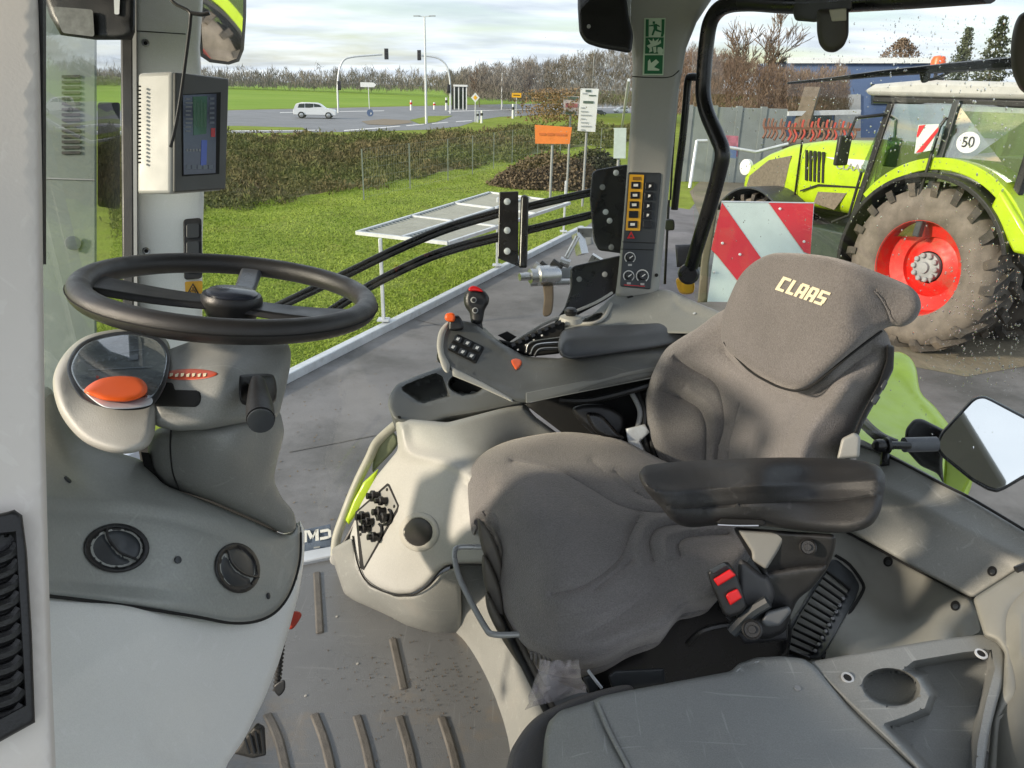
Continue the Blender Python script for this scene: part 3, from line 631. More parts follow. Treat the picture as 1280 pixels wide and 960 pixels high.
ptube([(441,670),(446,700),(456,724),(476,738),(500,744),(520,742),(536,730),(552,712),(568,706),(612,706)],.0022,lambda u,v:D_sb(u,v)-.004,n=6).build('console_seam',m_dk,sd)
relief('coupling_plate_edge','444,640 484,604 487,605 499,632 497,640 455,713 450,710',lambda u,v:D_sb(u,v)-.001,m_dk,sd,thick=.01,RP=1,RD=.001,step=6,sm=False)
D_cp=lambda u,v:D_sb(u,v)-.004
relief('coupling_plate','446,641 485,607 497,633 455,709',D_cp,m_gpl.copy() if False else mat('coupling_plate_grey',(.30,.30,.28),.4),sd,thick=.01,RP=2,RD=.002,step=5,sm=False,rp=2)
ncp=norm_at(D_sb,470,650)
for x,y,s in ((473,620,1),(483,626,.8),(480,640,1),(459,646,1.05),(466,652,.8),(462,660,.9),(486,647,.9),(474,671,.9)):
    c=pt(x,y,D_cp); MB().lathe(c,nrm(ncp+.5*(-Ra)),[(.011*s,0),(.011*s,.010),(.014*s,.011),(.014*s,.019),(.008*s,.021),(.008*s,.030),(.004*s,.031)],16).build('hose_coupling',m_blkm,sd)
for x,y in ((484,612),(493,633),(451,668)): cyl('plate_screw',pt(x,y,D_cp),ncp,.004,.002,m_dk,sd,n=10)
for x,y in ((470,668),(482,650)): ptube([(x-3,y+6),(x+5,y+2),(x+7,y-8),(x+4,y-13)],.0035,lambda u,v:D_sb(u,v)-.012,n=8,m=5).build('coupling_hook',m_blkm,sd)
vo=relief('air_outlet',ell(524,665,25,25,32),lambda u,v:D_sb(u,v)-.006,m_pale,sd,thick=.02,RP=6,RD=.006,step=4,sm=False,pits=[(ell(523,665,19,19,28),.008,2)])
relief('outlet_ball',ell(523,665,18.5,18.5,28),lambda u,v:D_sb(u,v)-.010,mat('outlet_dark',(.018,.017,.016),.55),vo,thick=.01,RP=15,RD=.012,step=3,sm=False,cre=[('507,668 514,677 528,680 540,676',1.5,.003)])
# tray
D_tr=TPS([(485,505,1.82),(500,480,1.90),(560,460,1.98),(655,490,1.88),(520,530,1.79),(600,520,1.81)])
relief('console_tray','485,508 486,496 496,480 520,470 552,458 572,456 610,468 660,486 664,502 600,515 560,522 535,531 512,532 492,524',D_tr,mat('tray_plastic',(.13,.135,.13),.42,var=.05,bump=.2,bs=700),sd,thick=.10,RP=6,RD=.015,step=5,sm=False,rp=5,back=nrm(HF-Za*1.2),
  pits=[('499,486 508,480 545,466 553,470 563,496 530,505 522,503',.07,3),(ell(584,480,24,15,26),.08,3)])
pslab('cup_well_bottom',ell(584,484,20,11,24),1.97,.01,m_dk,sd)
cyl('console_screw',pt(499,522,D_tr),norm_at(D_tr,499,522),.004,.003,m_dk,sd,n=10)
# ---- armrest console with joystick
ac=thing('armrest_console','dark grey control armrest with joystick, keypad and padded top','control armrest',pt(700,500,d=1.6))
D_ac=TPS([(552,430,1.70),(590,404,1.78),(655,447,1.74),(604,480,1.62),(650,503,1.58),(720,440,1.74),(815,440,1.78),(815,470,1.72),(890,405,1.92),(890,440,1.86)])
relief('console_shell','548,430 551,415 558,405 575,400 594,404 612,421 657,446 702,448 720,436 800,420 905,396 905,450 815,473 657,504 641,502 604,482 566,466 556,455 552,442',D_ac,m_con,ac,thick=.16,RP=6,RD=.014,step=7,sm=False,rp=6,
   cre=[('556,452 600,470 645,487 657,488 815,457 900,436',2.5,.003),('612,424 650,452 702,458 815,436',3,-.004)])
pslab('trim_strip','657,491 815,459 880,446 880,458 815,473 657,504',lambda u,v:D_ac(u,v),.02,mat('trim_grey',(.20,.205,.195),.4),ac,front=.008,bevel=.002)
relief('front_cap','546,432 549,414 558,403 563,404 556,420 555,440 562,455 560,466 554,462 549,448',lambda u,v:D_ac(u,v)-.006,m_pale,ac,thick=.06,RP=4,RD=.01,step=4)
relief('front_cap','564,458 604,478 640,498 641,503 600,484 566,470',lambda u,v:D_ac(u,v)-.003,m_pale,ac,thick=.03,RP=2,RD=.005,step=5,sm=False)
relief('lower_knob',ell(551,446,5,8,16),1.72,m_blk,ac,thick=.03,RP=4,RD=.01,step=3)
D_pad=TPS([(703,415,1.76),(705,440,1.70),(860,403,1.90),(900,396,1.95),(893,415,1.88),(815,433,1.77),(760,412,1.80)])
relief('armrest_pad','697,434 699,420 704,412 720,408 800,405 870,401 910,394 912,412 893,420 815,436 740,446 712,449 700,445',D_pad,mat('pad_vinyl',(.055,.06,.068),.38,var=.1,bump=.3,bs=600),ac,thick=.06,RP=7,RD=.02,step=6,sm=False,rp=5,cre=[('702,436 712,424 760,420 815,416 900,402',6,-.010)])
# keypad
kd=D3((565,432,1.675),(600,420,1.71),(590,455,1.65)); kc=[(572,424),(584,429),(596,435),(566,434),(578,440),(589,445)]
relief('keypad','559,437 571,417 606,434 595,455',lambda u,v:D_ac(u,v)-.003,m_dk,ac,thick=.008,RP=1.5,RD=.002,step=4,sm=False,rp=3)
for x,y in kc:
    b=pslab('key',[(x-6,y+1),(x-2.5,y-5.5),(x+6,y-1.5),(x+2.5,y+5)],lambda u,v:D_ac(u,v),.006,m_panel,ac,front=.007,rp=1.5,bevel=.0008)
    decal('key_symbol',[[(x-2.2,y+.6),(x-.3,y-2.4),(x+2.4,y-.8),(x+.6,y+2)],[(x+1.5,y-2),(x+3,y-1.4),(x+2.4,y+.2)]],lambda u,v:D_ac(u,v)-.009,m_wprint,b)
js=relief('joystick','580,372 583,363 590,358 602,361 610,369 611,378 606,388 602,404 590,405 587,392 581,382',1.80,m_blk,ac,thick=.035,RP=7,RD=.015,step=3.5)
relief('joystick_tip','586,360 592,357 600,360 604,365 595,364 587,364',1.79,m_red,js,thick=.02,RP=2,RD=.005,step=3)
ptube([(596,402,1.82),(598,418,1.82)],[.012,.016] if False else .013,n=12,m=0).build('joystick_stem',m_blk,js)
for x,y in ((592,375),(594,388)):
    b=relief('joystick_button',ell(x,y,3.8,3.8,16),1.79,mat('button_ring',(.35,.36,.36),.35),js,thick=.004,RP=1,RD=.001,step=2); relief('button_face',ell(x,y,2.5,2.5,12),1.786,m_blk,b,thick=.003,RP=1,RD=.001,step=2)
relief('lever_boot','560,408 562,398 572,394 578,402 578,412 562,414',1.74,m_blk,ac,thick=.04,RP=4,RD=.01,step=3)
relief('orange_lever','556,398 558,392 566,391 569,396 567,402 560,402',1.73,m_org,ac,thick=.02,RP=3,RD=.006,step=3)
relief('orange_switch','639,451 644,448 651,450 652,455 646,462 642,458',lambda u,v:D_ac(u,v)-.006,m_org,ac,thick=.01,RP=2.5,RD=.004,step=2.5)
# linear levers and black key field
relief('lever_field','622,424 640,428 655,420 690,404 706,402 706,420 700,442 662,446 640,438',lambda u,v:np.full(np.shape(u),1.80),m_dk,ac,thick=.05,RP=3,RD=.01,step=5,sm=False,rp=3)
for k,(a,b,c) in enumerate((((658,441),(664,429),(700,423)),((663,443),(671,432),(703,429)),((668,445),(676,437),(704,436)))):
    o=ptube([(*a,1.765),(*b,1.76),(*c,1.76)],.0045,n=8,m=5).build('finger_lever',m_blk,ac); ptube([(a[0],a[1]-1,1.757),(b[0],b[1]-1.6,1.752),(c[0],c[1]-1.6,1.752)],.0014,n=6,m=5).build('lever_edge',m_steel,o)
for k in range(9):
    x=630+k*8.2; y=434-k*4; pslab('small_key',[(x,y),(x+5,y-2.5),(x+7,y+2),(x+2,y+4.5)],1.79,.008,m_blkm,ac,rp=1,bevel=.001)
for k in range(4):
    x=646+k*10; y=437-k*6; decal('key_mark',[[(x,y),(x+2,y-1),(x+2.6,y+.8),(x+.6,y+1.6)]],1.778,m_wprint,ac)
relief('square_socket','622,419 634,414 646,421 636,428',1.83,m_dk,ac,thick=.02,RP=1,RD=.003,step=3,sm=False)
# ---- ledge at rear pillar foot
lg=thing('console_ledge','grey moulded ledge around the foot of the rear pillar with a storage recess','ledge',pt(800,412,d=1.9))
D_lg=TPS([(700,405,1.95),(772,370,2.05),(830,366,2.02),(900,392,1.84),(890,415,1.78),(800,412,1.86),(720,412,1.88)])
relief('ledge_body','696,406 742,392 764,372 776,362 836,362 862,374 905,392 905,418 800,416 712,416',D_lg,m_gpl,lg,thick=.12,RP=5,RD=.012,step=6,sm=False,rp=5,cre=[('760,388 790,392 830,388 850,372',6,-.008),('838,364 850,385 890,400',3,.005)],pits=[('722,404 744,392 756,390 752,400 738,407',.05,3)])
ptube([(700,407),(716,405),(742,404),(756,396),(764,380)],.005,lambda u,v:D_lg(u,v)-.008,n=8).build('recess_rim',m_pale,lg)
ptube([(640,430,1.88),(680,405,1.92),(712,392,1.94),(745,378,1.97),(765,366,2.0)],.004,n=8).build('ledge_edge',m_pale,lg)
MB().lathe(pt(713,402,d=1.83),Za,[(.03,0),(.026,.012),(.010,.016),(.010,.02)],20).build('knob_base',m_pale,lg)
MB().lathe(pt(713,399,d=1.83)+Za*.008,Za,[(.010,0),(.015,.006),(.016,.014),(.012,.020),(.004,.022)],20).build('knob',m_blk,lg)
pslab('ledge_slot','783,371 790,369 792,371 785,373',D_lg,.003,m_dk,lg,front=.001)
cyl('ledge_screw',pt(868,392,D_lg),norm_at(D_lg,868,392),.004,.002,m_galv,lg,n=10)
# ---- rear right pillar
pr=thing('cab_pillar','grey green rear pillar with exit sticker and a column of yellow framed switches','pillar',pt(800,372,d=2.0))
D_pr=TPS([(765,-40,1.92),(890,-40,1.92),(785,100,1.98),(848,100,1.98),(772,375,2.04),(826,375,2.04)])
relief('pillar_trim','740,-70 765,-20 779,15 788,45 791,80 789,140 784,210 777,300 771,355 769,368 774,374 816,378 823,370 827,330 834,260 842,180 849,110 858,60 872,25 895,-10 910,-70',D_pr,m_pilr,pr,thick=.10,RP=9,RD=.022,step=8,sm=False,rp=3)
ptube([(790,95.5),(815,97),(838,96),(849,88)],.0012,lambda u,v:D_pr(u,v)-.000,n=5).build('trim_joint',m_dk,pr)
pslab('side_strip','826,100 832,90 836,92 828,200 818,355 812,362 816,240',D_pr,.01,mat('strip_grey',(.36,.36,.33),.45),pr,front=-.004) if False else None
relief('switch_panel','785,215 827,216 823,262 813,362 775,358 779,300',lambda u,v:D_pr(u,v)-.004,m_panel,pr,thick=.015,RP=1.5,RD=.003,step=7,sm=False,rp=3)
D_sp=lambda u,v:D_pr(u,v)-.006
pslab('yellow_frame','787,218 805,218.6 800,288.5 782,288',D_sp,.002,m_yel,pr,rp=1,front=.001)
decal('frame_symbol',['791,221 801,221 801,225 791,225'],lambda u,v:D_sp(u,v)-.0018,mat('frame_dark',(.25,.12,.01),.5),pr)
for x,y in ((795,231.5),(794,244),(793,256),(792,268),(791,280.5)):
    b=pslab('switch',[(x-6,y-4.4),(x+6,y-4.4),(x+5.7,y+4.4),(x-6.2,y+4.4)],D_sp,.006,m_blkm,pr,rp=1,front=.004,bevel=.0008)
    if y!=268: decal('switch_symbol',[[(x-3,y-1.6),(x+2.6,y-1.6),(x+2.6,y+1.6),(x-3,y+1.6)]],lambda u,v:D_sp(u,v)-.006,m_wprint,b)
for x,y in ((812.4,232.7),(811.4,245),(810,257.5),(809.6,269),(809.4,280.5)):
    b=pslab('switch',[(x-5.6,y-4.6),(x+5.6,y-4.6),(x+5.3,y+4.6),(x-5.8,y+4.6)],D_sp,.005,m_blkm,pr,rp=1,front=.003,bevel=.0008)
    if y<279: decal('switch_symbol',[[(x-1.4,y+2),(x-.8,y-2),(x+1.8,y-1.6),(x+1.4,y+.8)]],lambda u,v:D_sp(u,v)-.005,m_wprint,b)
tri=decal('hazard_switch',['789,289 793.5,298 784,298'],D_sp,m_red,pr,off=.003); decal('hazard_switch_mark',['789,292.5 791,296.6 786.6,296.6'],lambda u,v:D_sp(u,v)-.003,m_panel,tri)
decal('panel_line',['778,302 820,303.5 820,304.2 778,302.8','776,311 817,312 817,312.7 776,311.7'],D_sp,m_dk,pr,off=.001)
for x,y,s in ((787.5,322,6),(786,345,6),(803,345,7)):
    a=[ [(x+s*1.15*math.cos(t)*rr,y+s*1.15*math.sin(t)*rr) for rr,t in ((.86,t0),(1.03,t0),(1.03,t0+.32),(.86,t0+.32))] for t0 in np.arange(2.3,2.3+4.9,.33)]
    decal('dial_scale',a,D_sp,m_wprint,pr,off=.0022)
    k=MB().lathe(pt(x,y,D_sp),norm_at(D_sp,x,y),[(.0098*s/6,0),(.0098*s/6,.008),(.008*s/6,.013)],22).build('rotary_knob',m_blkm,pr)
    decal('knob_pointer',[[(x-1,y+.5),(x+3.4,y-2.6),(x+3.9,y-1.8),(x-.4,y+1.4)]],lambda u,v:D_sp(u,v)-.016,m_wprint,k)
    decal('dial_symbol',[[(x-2.4,y+s+2),(x+2.4,y+s+2),(x+2.4,y+s+4.4),(x-2.4,y+s+4.4)]],D_sp,mat('print_grey',(.5,.5,.5),.5),pr,off=.0022)
decal('red_print',['780,355.6 806,357.5 806,358.4 780,356.6'],D_sp,m_red,pr,off=.002)
cyl('pillar_plug',pt(820.5,344,D_pr),norm_at(D_pr,818,340),.005,.003,m_dk,pr,n=10)
# exit sticker
D_es=lambda u,v:D_pr(u,v)-.001
es=decal('exit_sticker',['805.5,22.5 832,22.5 829.2,94 803.2,94'],D_es,m_pgrn,pr,off=.002)
def q(dx,dy): return (780+dx/9.6,10+dy/9.6)
def ZP(L): return [q(*p) for p in L]
decal('sticker_field',[ZP([(262,135),(298,135),(296,345),(258,345)]),ZP([(452,135),(488,135),(482,300),(470,345),(440,345),(450,290)]),ZP([(258,352),(478,352),(470,548),(252,548)]),ZP([(250,566),(468,566),(460,790),(243,790)])],D_es,m_grn,es,off=.0035)
decal('sticker_figure',[ZP([(345,160),(372,160),(372,190),(345,190)]),ZP([(350,195),(395,190),(400,260),(360,262)]),ZP([(300,208),(350,200),(350,218),(302,222)]),ZP([(395,195),(432,215),(426,228),(392,214)]),ZP([(360,255),(395,255),(450,278),(445,294),(385,278)]),ZP([(355,250),(378,262),(350,330),(330,325)])],D_es,m_grn,es,off=.0035)
decal('sticker_burst',[ZP([(290,370),(340,400),(350,362),(370,400),(420,365),(400,420),(440,380),(445,420),(415,440),(330,470),(275,450),(320,430)]),ZP([(275,455),(330,460),(340,520),(300,535),(310,490)]),ZP([(345,470),(385,462),(390,530),(360,540)]),ZP([(405,470),(445,470),(470,500),(465,545),(420,560),(400,520)])],D_es,m_pgrn,es,off=.005)
decal('sticker_arrow',[ZP([(285,750),(288,640),(310,610),(325,660),(385,615),(420,650),(360,710),(425,735),(420,752)])],D_es,m_pgrn,es,off=.005)
# visor plate left of pillar top
vp=thing('blind_housing','black roller blind housing hanging beside the rear pillar top','sun visor',pt(755,60,d=1.85))
relief('housing_plate','722,-60 722,10 724,42 732,54 750,60 789,67 792,45 786,20 776,-60',1.86,m_blk,vp,thick=.05,RP=6,RD=.012,step=8,sm=False,rp=6)
cyl('housing_screw',pt(736,33,d=1.86),nrm(-ray(736,33)),.005,.004,m_grey,vp,n=12)
# ---- rear window with grab frame
rw=thing('rear_window','large rear window pane dotted with rain drops, black tube frame on its left','window',C(1.0,1.34,.47))
pslab('rear_glass','864,-80 1340,-80 1340,720 1110,580 1040,570 960,520 868,372',DR(1.34),.004,m_glass,rw)
fr=thing('tube_frame','bent black tube frame of the opening rear window beside the rear pillar','grab frame',pt(855,345,DR(1.26)))
ptube([(1240,-12),(1120,-2),(1000,5),(935,3),(905,8),(889,25),(883,55),(880,90),(879,118),(884,142),(896,170),(903,190),(899,215),(888,255),(874,300),(862,340)],.0205,DR(1.27),n=14,m=6).build('frame_tube',m_blkm,fr,ang=80)
ptube([(879,98),(864,96),(860,102),(857,135),(853,175),(848,215),(843,262)],.0105,DR(1.27),n=10,m=6).build('frame_tube',m_blkm,fr,ang=80)
ptube([(836,250),(834,290),(831,355)],.004,DR(1.25),n=8,m=0).build('cable_line',m_blkm,fr); ptube([(849,95),(842,180),(838,250)],.003,DR(1.25),n=8,m=4).build('cable_line',m_blkm,fr)
relief('cable_grip','832,275 842,275 843,286 839,288 832,287',DR(1.24),m_blk,fr,thick=.02,RP=2,RD=.004,step=3)
MB().lathe(pt(860,342,DR(1.27)),nrm(pt(868,347,DR(1.2))-pt(856,338,DR(1.3))),[(.026,-.02),(.03,0),(.03,.02),(.022,.03)],20).build('tube_foot',m_blkm,fr)
relief('yellow_cap','846,348 866,350 866,366 850,366',DR(1.30),m_yel,fr,thick=.03,RP=3,RD=.01,step=3)
la=thing('window_latch','black rounded window latch hanging from the top frame','latch',pt(1040,8,DR(1.24)))
relief('latch_plate','992,-10 1068,-12 1066,12 1060,16 1020,28 994,26 991,16',DR(1.25),m_blk,la,thick=.03,RP=3,RD=.008,step=5,sm=False,rp=4)
relief('latch_lever','1021,12 1061,10 1061,44 1055,58 1044,66 1032,65 1024,56 1021,40',DR(1.22),mat('latch_brown',(.03,.026,.024),.5),la,thick=.025,RP=8,RD=.012,step=5,sm=False,rp=5)
relief('latch_insert','1036,12 1058,10 1058,26 1040,27',DR(1.215),m_pale,la,thick=.008,RP=2,RD=.003,step=4,sm=False,rp=2)
wm=thing('wiper_motor','dark brown wiper motor housing at the right edge of the rear window','wiper motor',pt(1275,115,DR(1.28)))
relief('motor_housing','1320,0 1282,14 1270,26 1264,52 1264,80 1269,100 1282,117 1320,122',DR(1.26),mat('motor_brown',(.035,.027,.02),.5),wm,thick=.06,RP=8,RD=.02,step=7)
wi=thing('window_wiper','long black wiper arm and blade across the rear window','wiper',pt(1265,82,DR(1.37)))
wq=[pt(x,y,DR(1.375)) for x,y in ((985,104),(1040,99),(1100,92),(1180,85),(1270,78))]
MB().tube(wq,[.003,.0045,.007,.009,.011],8).build('wiper_arm',m_blkm,wi); relief('wiper_joint','1150,88 1162,87 1162,100 1152,103',DR(1.37),m_blkm,wi,thick=.02,RP=2,RD=.004,step=3); ptube([(1155,100),(1170,98),(1190,88)],.003,DR(1.375),n=6,m=4).build('wiper_spring',m_blkm,wi)
# rain drops standing on the panes
def drops(name,par,df,n,boxes,seed,smin=.0009,smax=.0026):
    r_=random.Random(seed); bm=bmesh.new(); bmesh.ops.create_icosphere(bm,subdivisions=1,radius=1); T=[np.array(v.co) for v in bm.verts]; Fq=[tuple(v.index for v in f.verts) for f in bm.faces]; bm.free(); mb=MB(); df=DF(df)
    for i in range(n):
        x0,y0,x1,y1=r_.choice(boxes); u=r_.uniform(x0,x1); v=r_.uniform(y0,y1); c=pt(u,v,df,off=.001); nn=norm_at(df,u,v); s=smin+(smax-smin)*r_.random()**2.5
        a=nrm(np.cross(nn,Za)); b=np.cross(a,nn); el=r_.choice((1,1,1.3,1.8)) if s>.0015 else 1
        mb.add([c+a*t[0]*s+b*t[1]*s*el+nn*t[2]*s*.3 for t in T],Fq)
    return mb.build(name,m_drop,par,kind='stuff')
drops('rain_drops',rw,DR(1.338),2000,[(905,20,1265,300),(905,60,1060,240),(1060,60,1270,240),(1100,20,1265,80),(900,230,1275,560),(1190,300,1275,500),(1050,90,1275,260),(1150,330,1275,480)],3,.0008,.0026)
swn=thing('side_window','right side window pane from the white front pillar to the rear pillar','window',C(1.87,.5,.0))
pslab('side_glass','250,-80 790,-80 786,200 772,385 640,440 560,520 490,600 425,720 330,730 330,500 255,490',DL(1.87),.004,m_glass,swn)
drops('rain_drops',swn,DL(1.868),150,[(640,30,775,220),(700,60,775,200)],5,.0008,.002)
# ================================================================ DRIVER'S SEAT
ds_=thing('driver_seat','grey fabric driver seat with lettered headrest and black armrest','seat',C(1.08,.75,0))
D_cu=TPS([(600,585,'z.50'),(705,545,'z.53'),(778,552,'z.53'),(835,580,'z.53'),(700,600,'z.52'),(760,640,'z.50'),(850,680,'z.49'),(930,690,'z.49'),(900,640,'z.50'),(650,640,'z.50'),(640,720,1.38),(690,740,'z.46'),(750,740,'z.46'),(840,740,'z.45'),
 (590,650,1.53),(720,825,1.235),(660,790,1.30),(780,812,1.215),(850,765,1.225),(890,745,1.23),(680,690,'z.48')])
relief('seat_cushion','582,612 586,588 602,568 630,553 668,544 705,540 745,543 780,551 835,578 900,600 926,652 942,684 930,706 918,722 896,746 875,754 858,758 848,768 838,782 826,793 792,806 756,826 718,833 685,827 664,815 650,802 638,782 630,766 624,745 620,727 624,706 628,686 620,668 608,655 600,652 598,662 592,671 585,655',D_cu,m_fab,ds_,thick=.07,RP=17,RD=.045,step=3.6,sm=True,back=nrm(HF*.6-Za),
 cre=[('640,576 672,582 705,592 740,612 775,632 812,640 850,640',5,0.0135),('770,590 785,605 805,622 835,628',4,0.0120),('740,575 765,598 790,615 830,620',5,0.0075),
 ('690,742 722,735 752,718 776,696 788,668 800,645',9,0.0180),('742,738 772,716 790,700',7,0.0120),
 ('817,700 812,680 818,664 834,657 870,655 900,655',5,0.0165),('851,694 848,682 854,674 872,670 910,668',4.5,0.0135),
 ('834,694 832,676 842,666 870,662 900,661',4,-0.0090),('800,700 800,676 812,654 830,648 880,646',5,-0.0090),
 ('735,790 765,775 790,758 805,742',8,0.0045),('725,775 760,765 795,745 812,730',6,-0.0060),('602,655 612,640 622,648 628,680',5,0.0090),('605,640 612,650 618,668',2.5,0.0120),('640,600 630,640 640,690',18,0.0000),('650,800 700,808 760,800 830,770',10,-0.0090)])
# puckers along the lower hem
mb=MB()
for k in range(16):
    x=664+k*5.4; y=822+8*math.sin((k+1)/17*math.pi)-k*.5; mb.tube([pt(x,y-9,D_cu,off=-.012),pt(x+.8,y,D_cu,off=-.018),pt(x+1,y+6,D_cu,off=-.035)],.0028,6)
mb.build('hem_pleats',m_fab,ds_,ang=80)
D_bk=TPS([(807,505,'l1.32'),(815,470,'l1.33'),(830,560,'l1.26'),(870,411,'l1.32'),(850,500,'r.95'),(930,500,'r1.01'),(1000,500,'r1.0'),(900,570,'r.95'),(1000,575,'r.93'),(1060,575,'l.93'),(960,395,'r1.03'),(1107,430,'l.90'),(1080,500,'l.92'),(1040,480,'r.98')])
relief('backrest','807,506 809,488 816,466 831,438 850,423 870,411 903,388 950,370 1050,380 1100,408 1112,425 1115,446 1106,468 1094,490 1078,522 1070,552 1064,585 1000,604 905,604 850,594 826,575 816,555 809,530',D_bk,m_fab,ds_,thick=.13,RP=16,RD=.045,step=3.6,
 cre=[('882,585 883,550 882,530 874,512 856,500 830,489',4.5,0.0156),('896,585 898,560 905,530 901,495 890,476 866,462 845,448',5,0.0130),('910,585 912,555 918,530 925,505',4,0.0091),('890,575 892,545 894,525 886,505 862,488',4.5,-0.0078),
  ('975,590 980,552 996,520 1025,492 1062,460 1090,440',8,0.0117),('1000,590 1004,560 1022,525 1060,488',10,-0.0104),('930,585 934,560 938,540',5,0.0052),('945,585 950,560 956,545',5,0.0052),('960,590 966,560 975,540',4,0.0039),('905,440 925,462 950,478 1000,500 1040,478 1070,455',8,0.0130)])
relief('backrest_shell','1108,430 1118,432 1117,462 1106,484 1090,510 1078,532 1062,576 1055,576 1064,548 1078,515 1098,478 1108,450',TPS([(1110,440,1.28),(1085,515,1.33),(1060,570,1.36)]),m_blk,ds_,thick=.05,RP=3,RD=.008,step=5,sm=False,rp=4)
for a in ('1088,502 1095,492 1101,496 1094,507','1100,484 1106,474 1110,478 1104,489'): pslab('shell_clip',a,1.27,.01,m_panel,ds_,bevel=.002)
relief('seat_bracket','1052,548 1068,540 1076,546 1074,572 1046,574',1.30,m_pilr,ds_,thick=.04,RP=4,RD=.008,step=4,sm=False,rp=4)
D_he=TPS([(905,420,'r.95'),(960,380,'r.97'),(1000,400,'r.965'),(1000,480,'r.94'),(1060,400,'r.97'),(1000,320,'r1.0'),(1060,330,'r.99'),(920,350,'r.98'),(1100,400,'l.90'),(1150,385,'l.86'),(1120,350,'l.90')])
hd=relief('headrest','901,417 904,430 912,443 933,459 962,477 983,486 1000,487 1017,480 1042,460 1067,440 1088,423 1102,413 1114,408 1129,408 1143,400 1151,386 1149,371 1140,360 1128,353 1096,340 1058,326 1025,319 983,316 962,318 942,328 925,345 912,371 904,394',D_he,m_head,ds_,thick=.10,RP=15,RD=.035,step=5.5,cre=[('1094,364 1102,374 1110,388 1114,400',1.5,.005),('1080,360 1096,390 1104,412',8,-.003)])
ptube([(1093,364),(1101,373),(1109,387),(1114,401)],.0011,lambda u,v:D_he(u,v)-.001,n=5).build('headrest_seam',m_fab,hd)
ptube([(905,428),(933,460),(962,478.5),(985,487),(1000,488),(1018,480),(1066,441),(1102,414)],.0022,lambda u,v:D_he(u,v)+.020,n=6).build('headrest_piping',m_dk,hd)
# lettering on the headrest
LO=np.array([969.,362.]); LX=np.array([.945,.33])/1.0; LY=np.array([.52,-.80])
def LP(x,y): p=LO+LX*x+LY*y; return (p[0],p[1])
h=20.5; w=12.2; t=3.7; LET=[]
def stroke(x0,L):
    for (a,b,c,d) in L: LET.append([LP(x0+a,b),LP(x0+c,b),LP(x0+c,d),LP(x0+a,d)])
x=0
stroke(0,[(0,0,t,h),(t,0,w-2,t),(t,h-t,w-1.5,h)])           # C
x=13.2; stroke(x,[(0,0,t,h),(t,0,w-3,t)])                     # L
x=24.4; stroke(x,[(0,0,t,h-2),(w-t-1,0,w-1,h-2),(1,h-t,w-2,h),(t,6,w-t-1,6+t)])   # A
x=37.6; stroke(x,[(0,0,t,h-2),(w-t-1,0,w-1,h-2),(1,h-t,w-2,h),(t,6,w-t-1,6+t)])   # A
x=50.8; stroke(x,[(0,0,w-2,t),(w-t-1,t,w-1,h/2),(0,h/2-t/2,w-1,h/2+t/2),(0,h/2,t,h-t),(0,h-t,w-.5,h)])   # S
decal('headrest_lettering',LET,lambda u,v:D_he(u,v)-.0005,m_cream,hd,off=.0022,thick=.002)
# armrest nearest
ar=relief('armrest','799,596 802,587 812,581 850,577 905,574 960,572 1010,572 1060,574 1090,579 1103,588 1107,603 1104,620 1100,640 1088,657 1066,665 1040,666 1000,663 960,658 920,655 890,657 862,659 842,652 826,634 808,614',TPS([(800,595,1.10),(860,577,1.20),(850,625,1.10),(950,600,1.10),(1000,573,1.20),(1100,600,1.12),(1080,640,1.10),(950,650,1.13),(860,655,1.13)]),m_arm,ds_,thick=.05,RP=12,RD=.03,step=6,cre=[('815,625 850,636 900,632 980,628 1050,626 1104,618',3,.006),('806,606 830,614 900,610 1000,605 1095,600',6,-.010)])
relief('armrest_slot','895,653 902,648 955,650 958,656 945,659 905,657',1.125,m_dk,ar,thick=.01,RP=1.5,RD=.002,step=4,sm=False)
ptube([(897,656),(920,657),(948,657)],.0014,1.12,n=5).build('slot_edge',m_steel,ar)
# bracket below armrest, recliner, buckle
relief('armrest_bracket','915,658 985,664 1046,668 1043,690 1034,712 1016,735 998,748 990,765 982,790 960,800 925,792 910,780 928,770 950,742 958,725 936,694',TPS([(940,680,1.20),(1040,680,1.16),(1000,740,1.20),(940,790,1.22)]),m_blk,ds_,thick=.05,RP=6,RD=.012,step=5,sm=False,rp=8,cre=[('960,715 1000,708 1040,706',4,.008)])
relief('lit_bracket_face','922,662 985,667 972,690 958,712 940,700 940,690',1.185,mat('lit_face_grey',(.24,.235,.215),.5),ds_,thick=.02,RP=4,RD=.006,step=5,sm=False,rp=4)  # paler plate paints the sunlit face of the black bracket
relief('recliner_cover','925,700 950,716 962,722 968,745 955,770 935,778 920,770 922,740',1.195,mat('cover_dark',(.05,.05,.052),.5),ds_,thick=.04,RP=8,RD=.015,step=5)
for x,y,s in ((1010,684,.011),(940,787,.013)): MB().lathe(pt(x,y,d=1.165),nrm(-ray(x,y)),[(s*1.2,0),(s*1.2,.004),(s,.006),(s*.9,.004),(s*.5,.004),(s*.45,.008)],20).build('pivot_bolt',m_blk,ds_)
relief('recliner_lever','958,764 985,757 990,764 975,782 958,784 950,778',1.18,mat('lever_grey',(.12,.125,.13),.4),ds_,thick=.02,RP=4,RD=.008,step=4,sm=False,rp=4)
ptube([(915,790,1.19),(938,766,1.18),(960,752,1.17)],.010,n=8).build('recliner_bar',m_panel,ds_)
bk=relief('belt_buckle','884,716 888,711 905,702 911,703 920,716 928,738 934,758 928,766 912,772 904,768 897,750 890,735',1.165,m_blk,ds_,thick=.03,RP=4,RD=.008,step=4,sm=False,rp=3)
relief('buckle_top','885,712 905,702 911,707 892,718',1.160,m_panel,bk,thick=.01,RP=2,RD=.003,step=3,sm=False,rp=2)
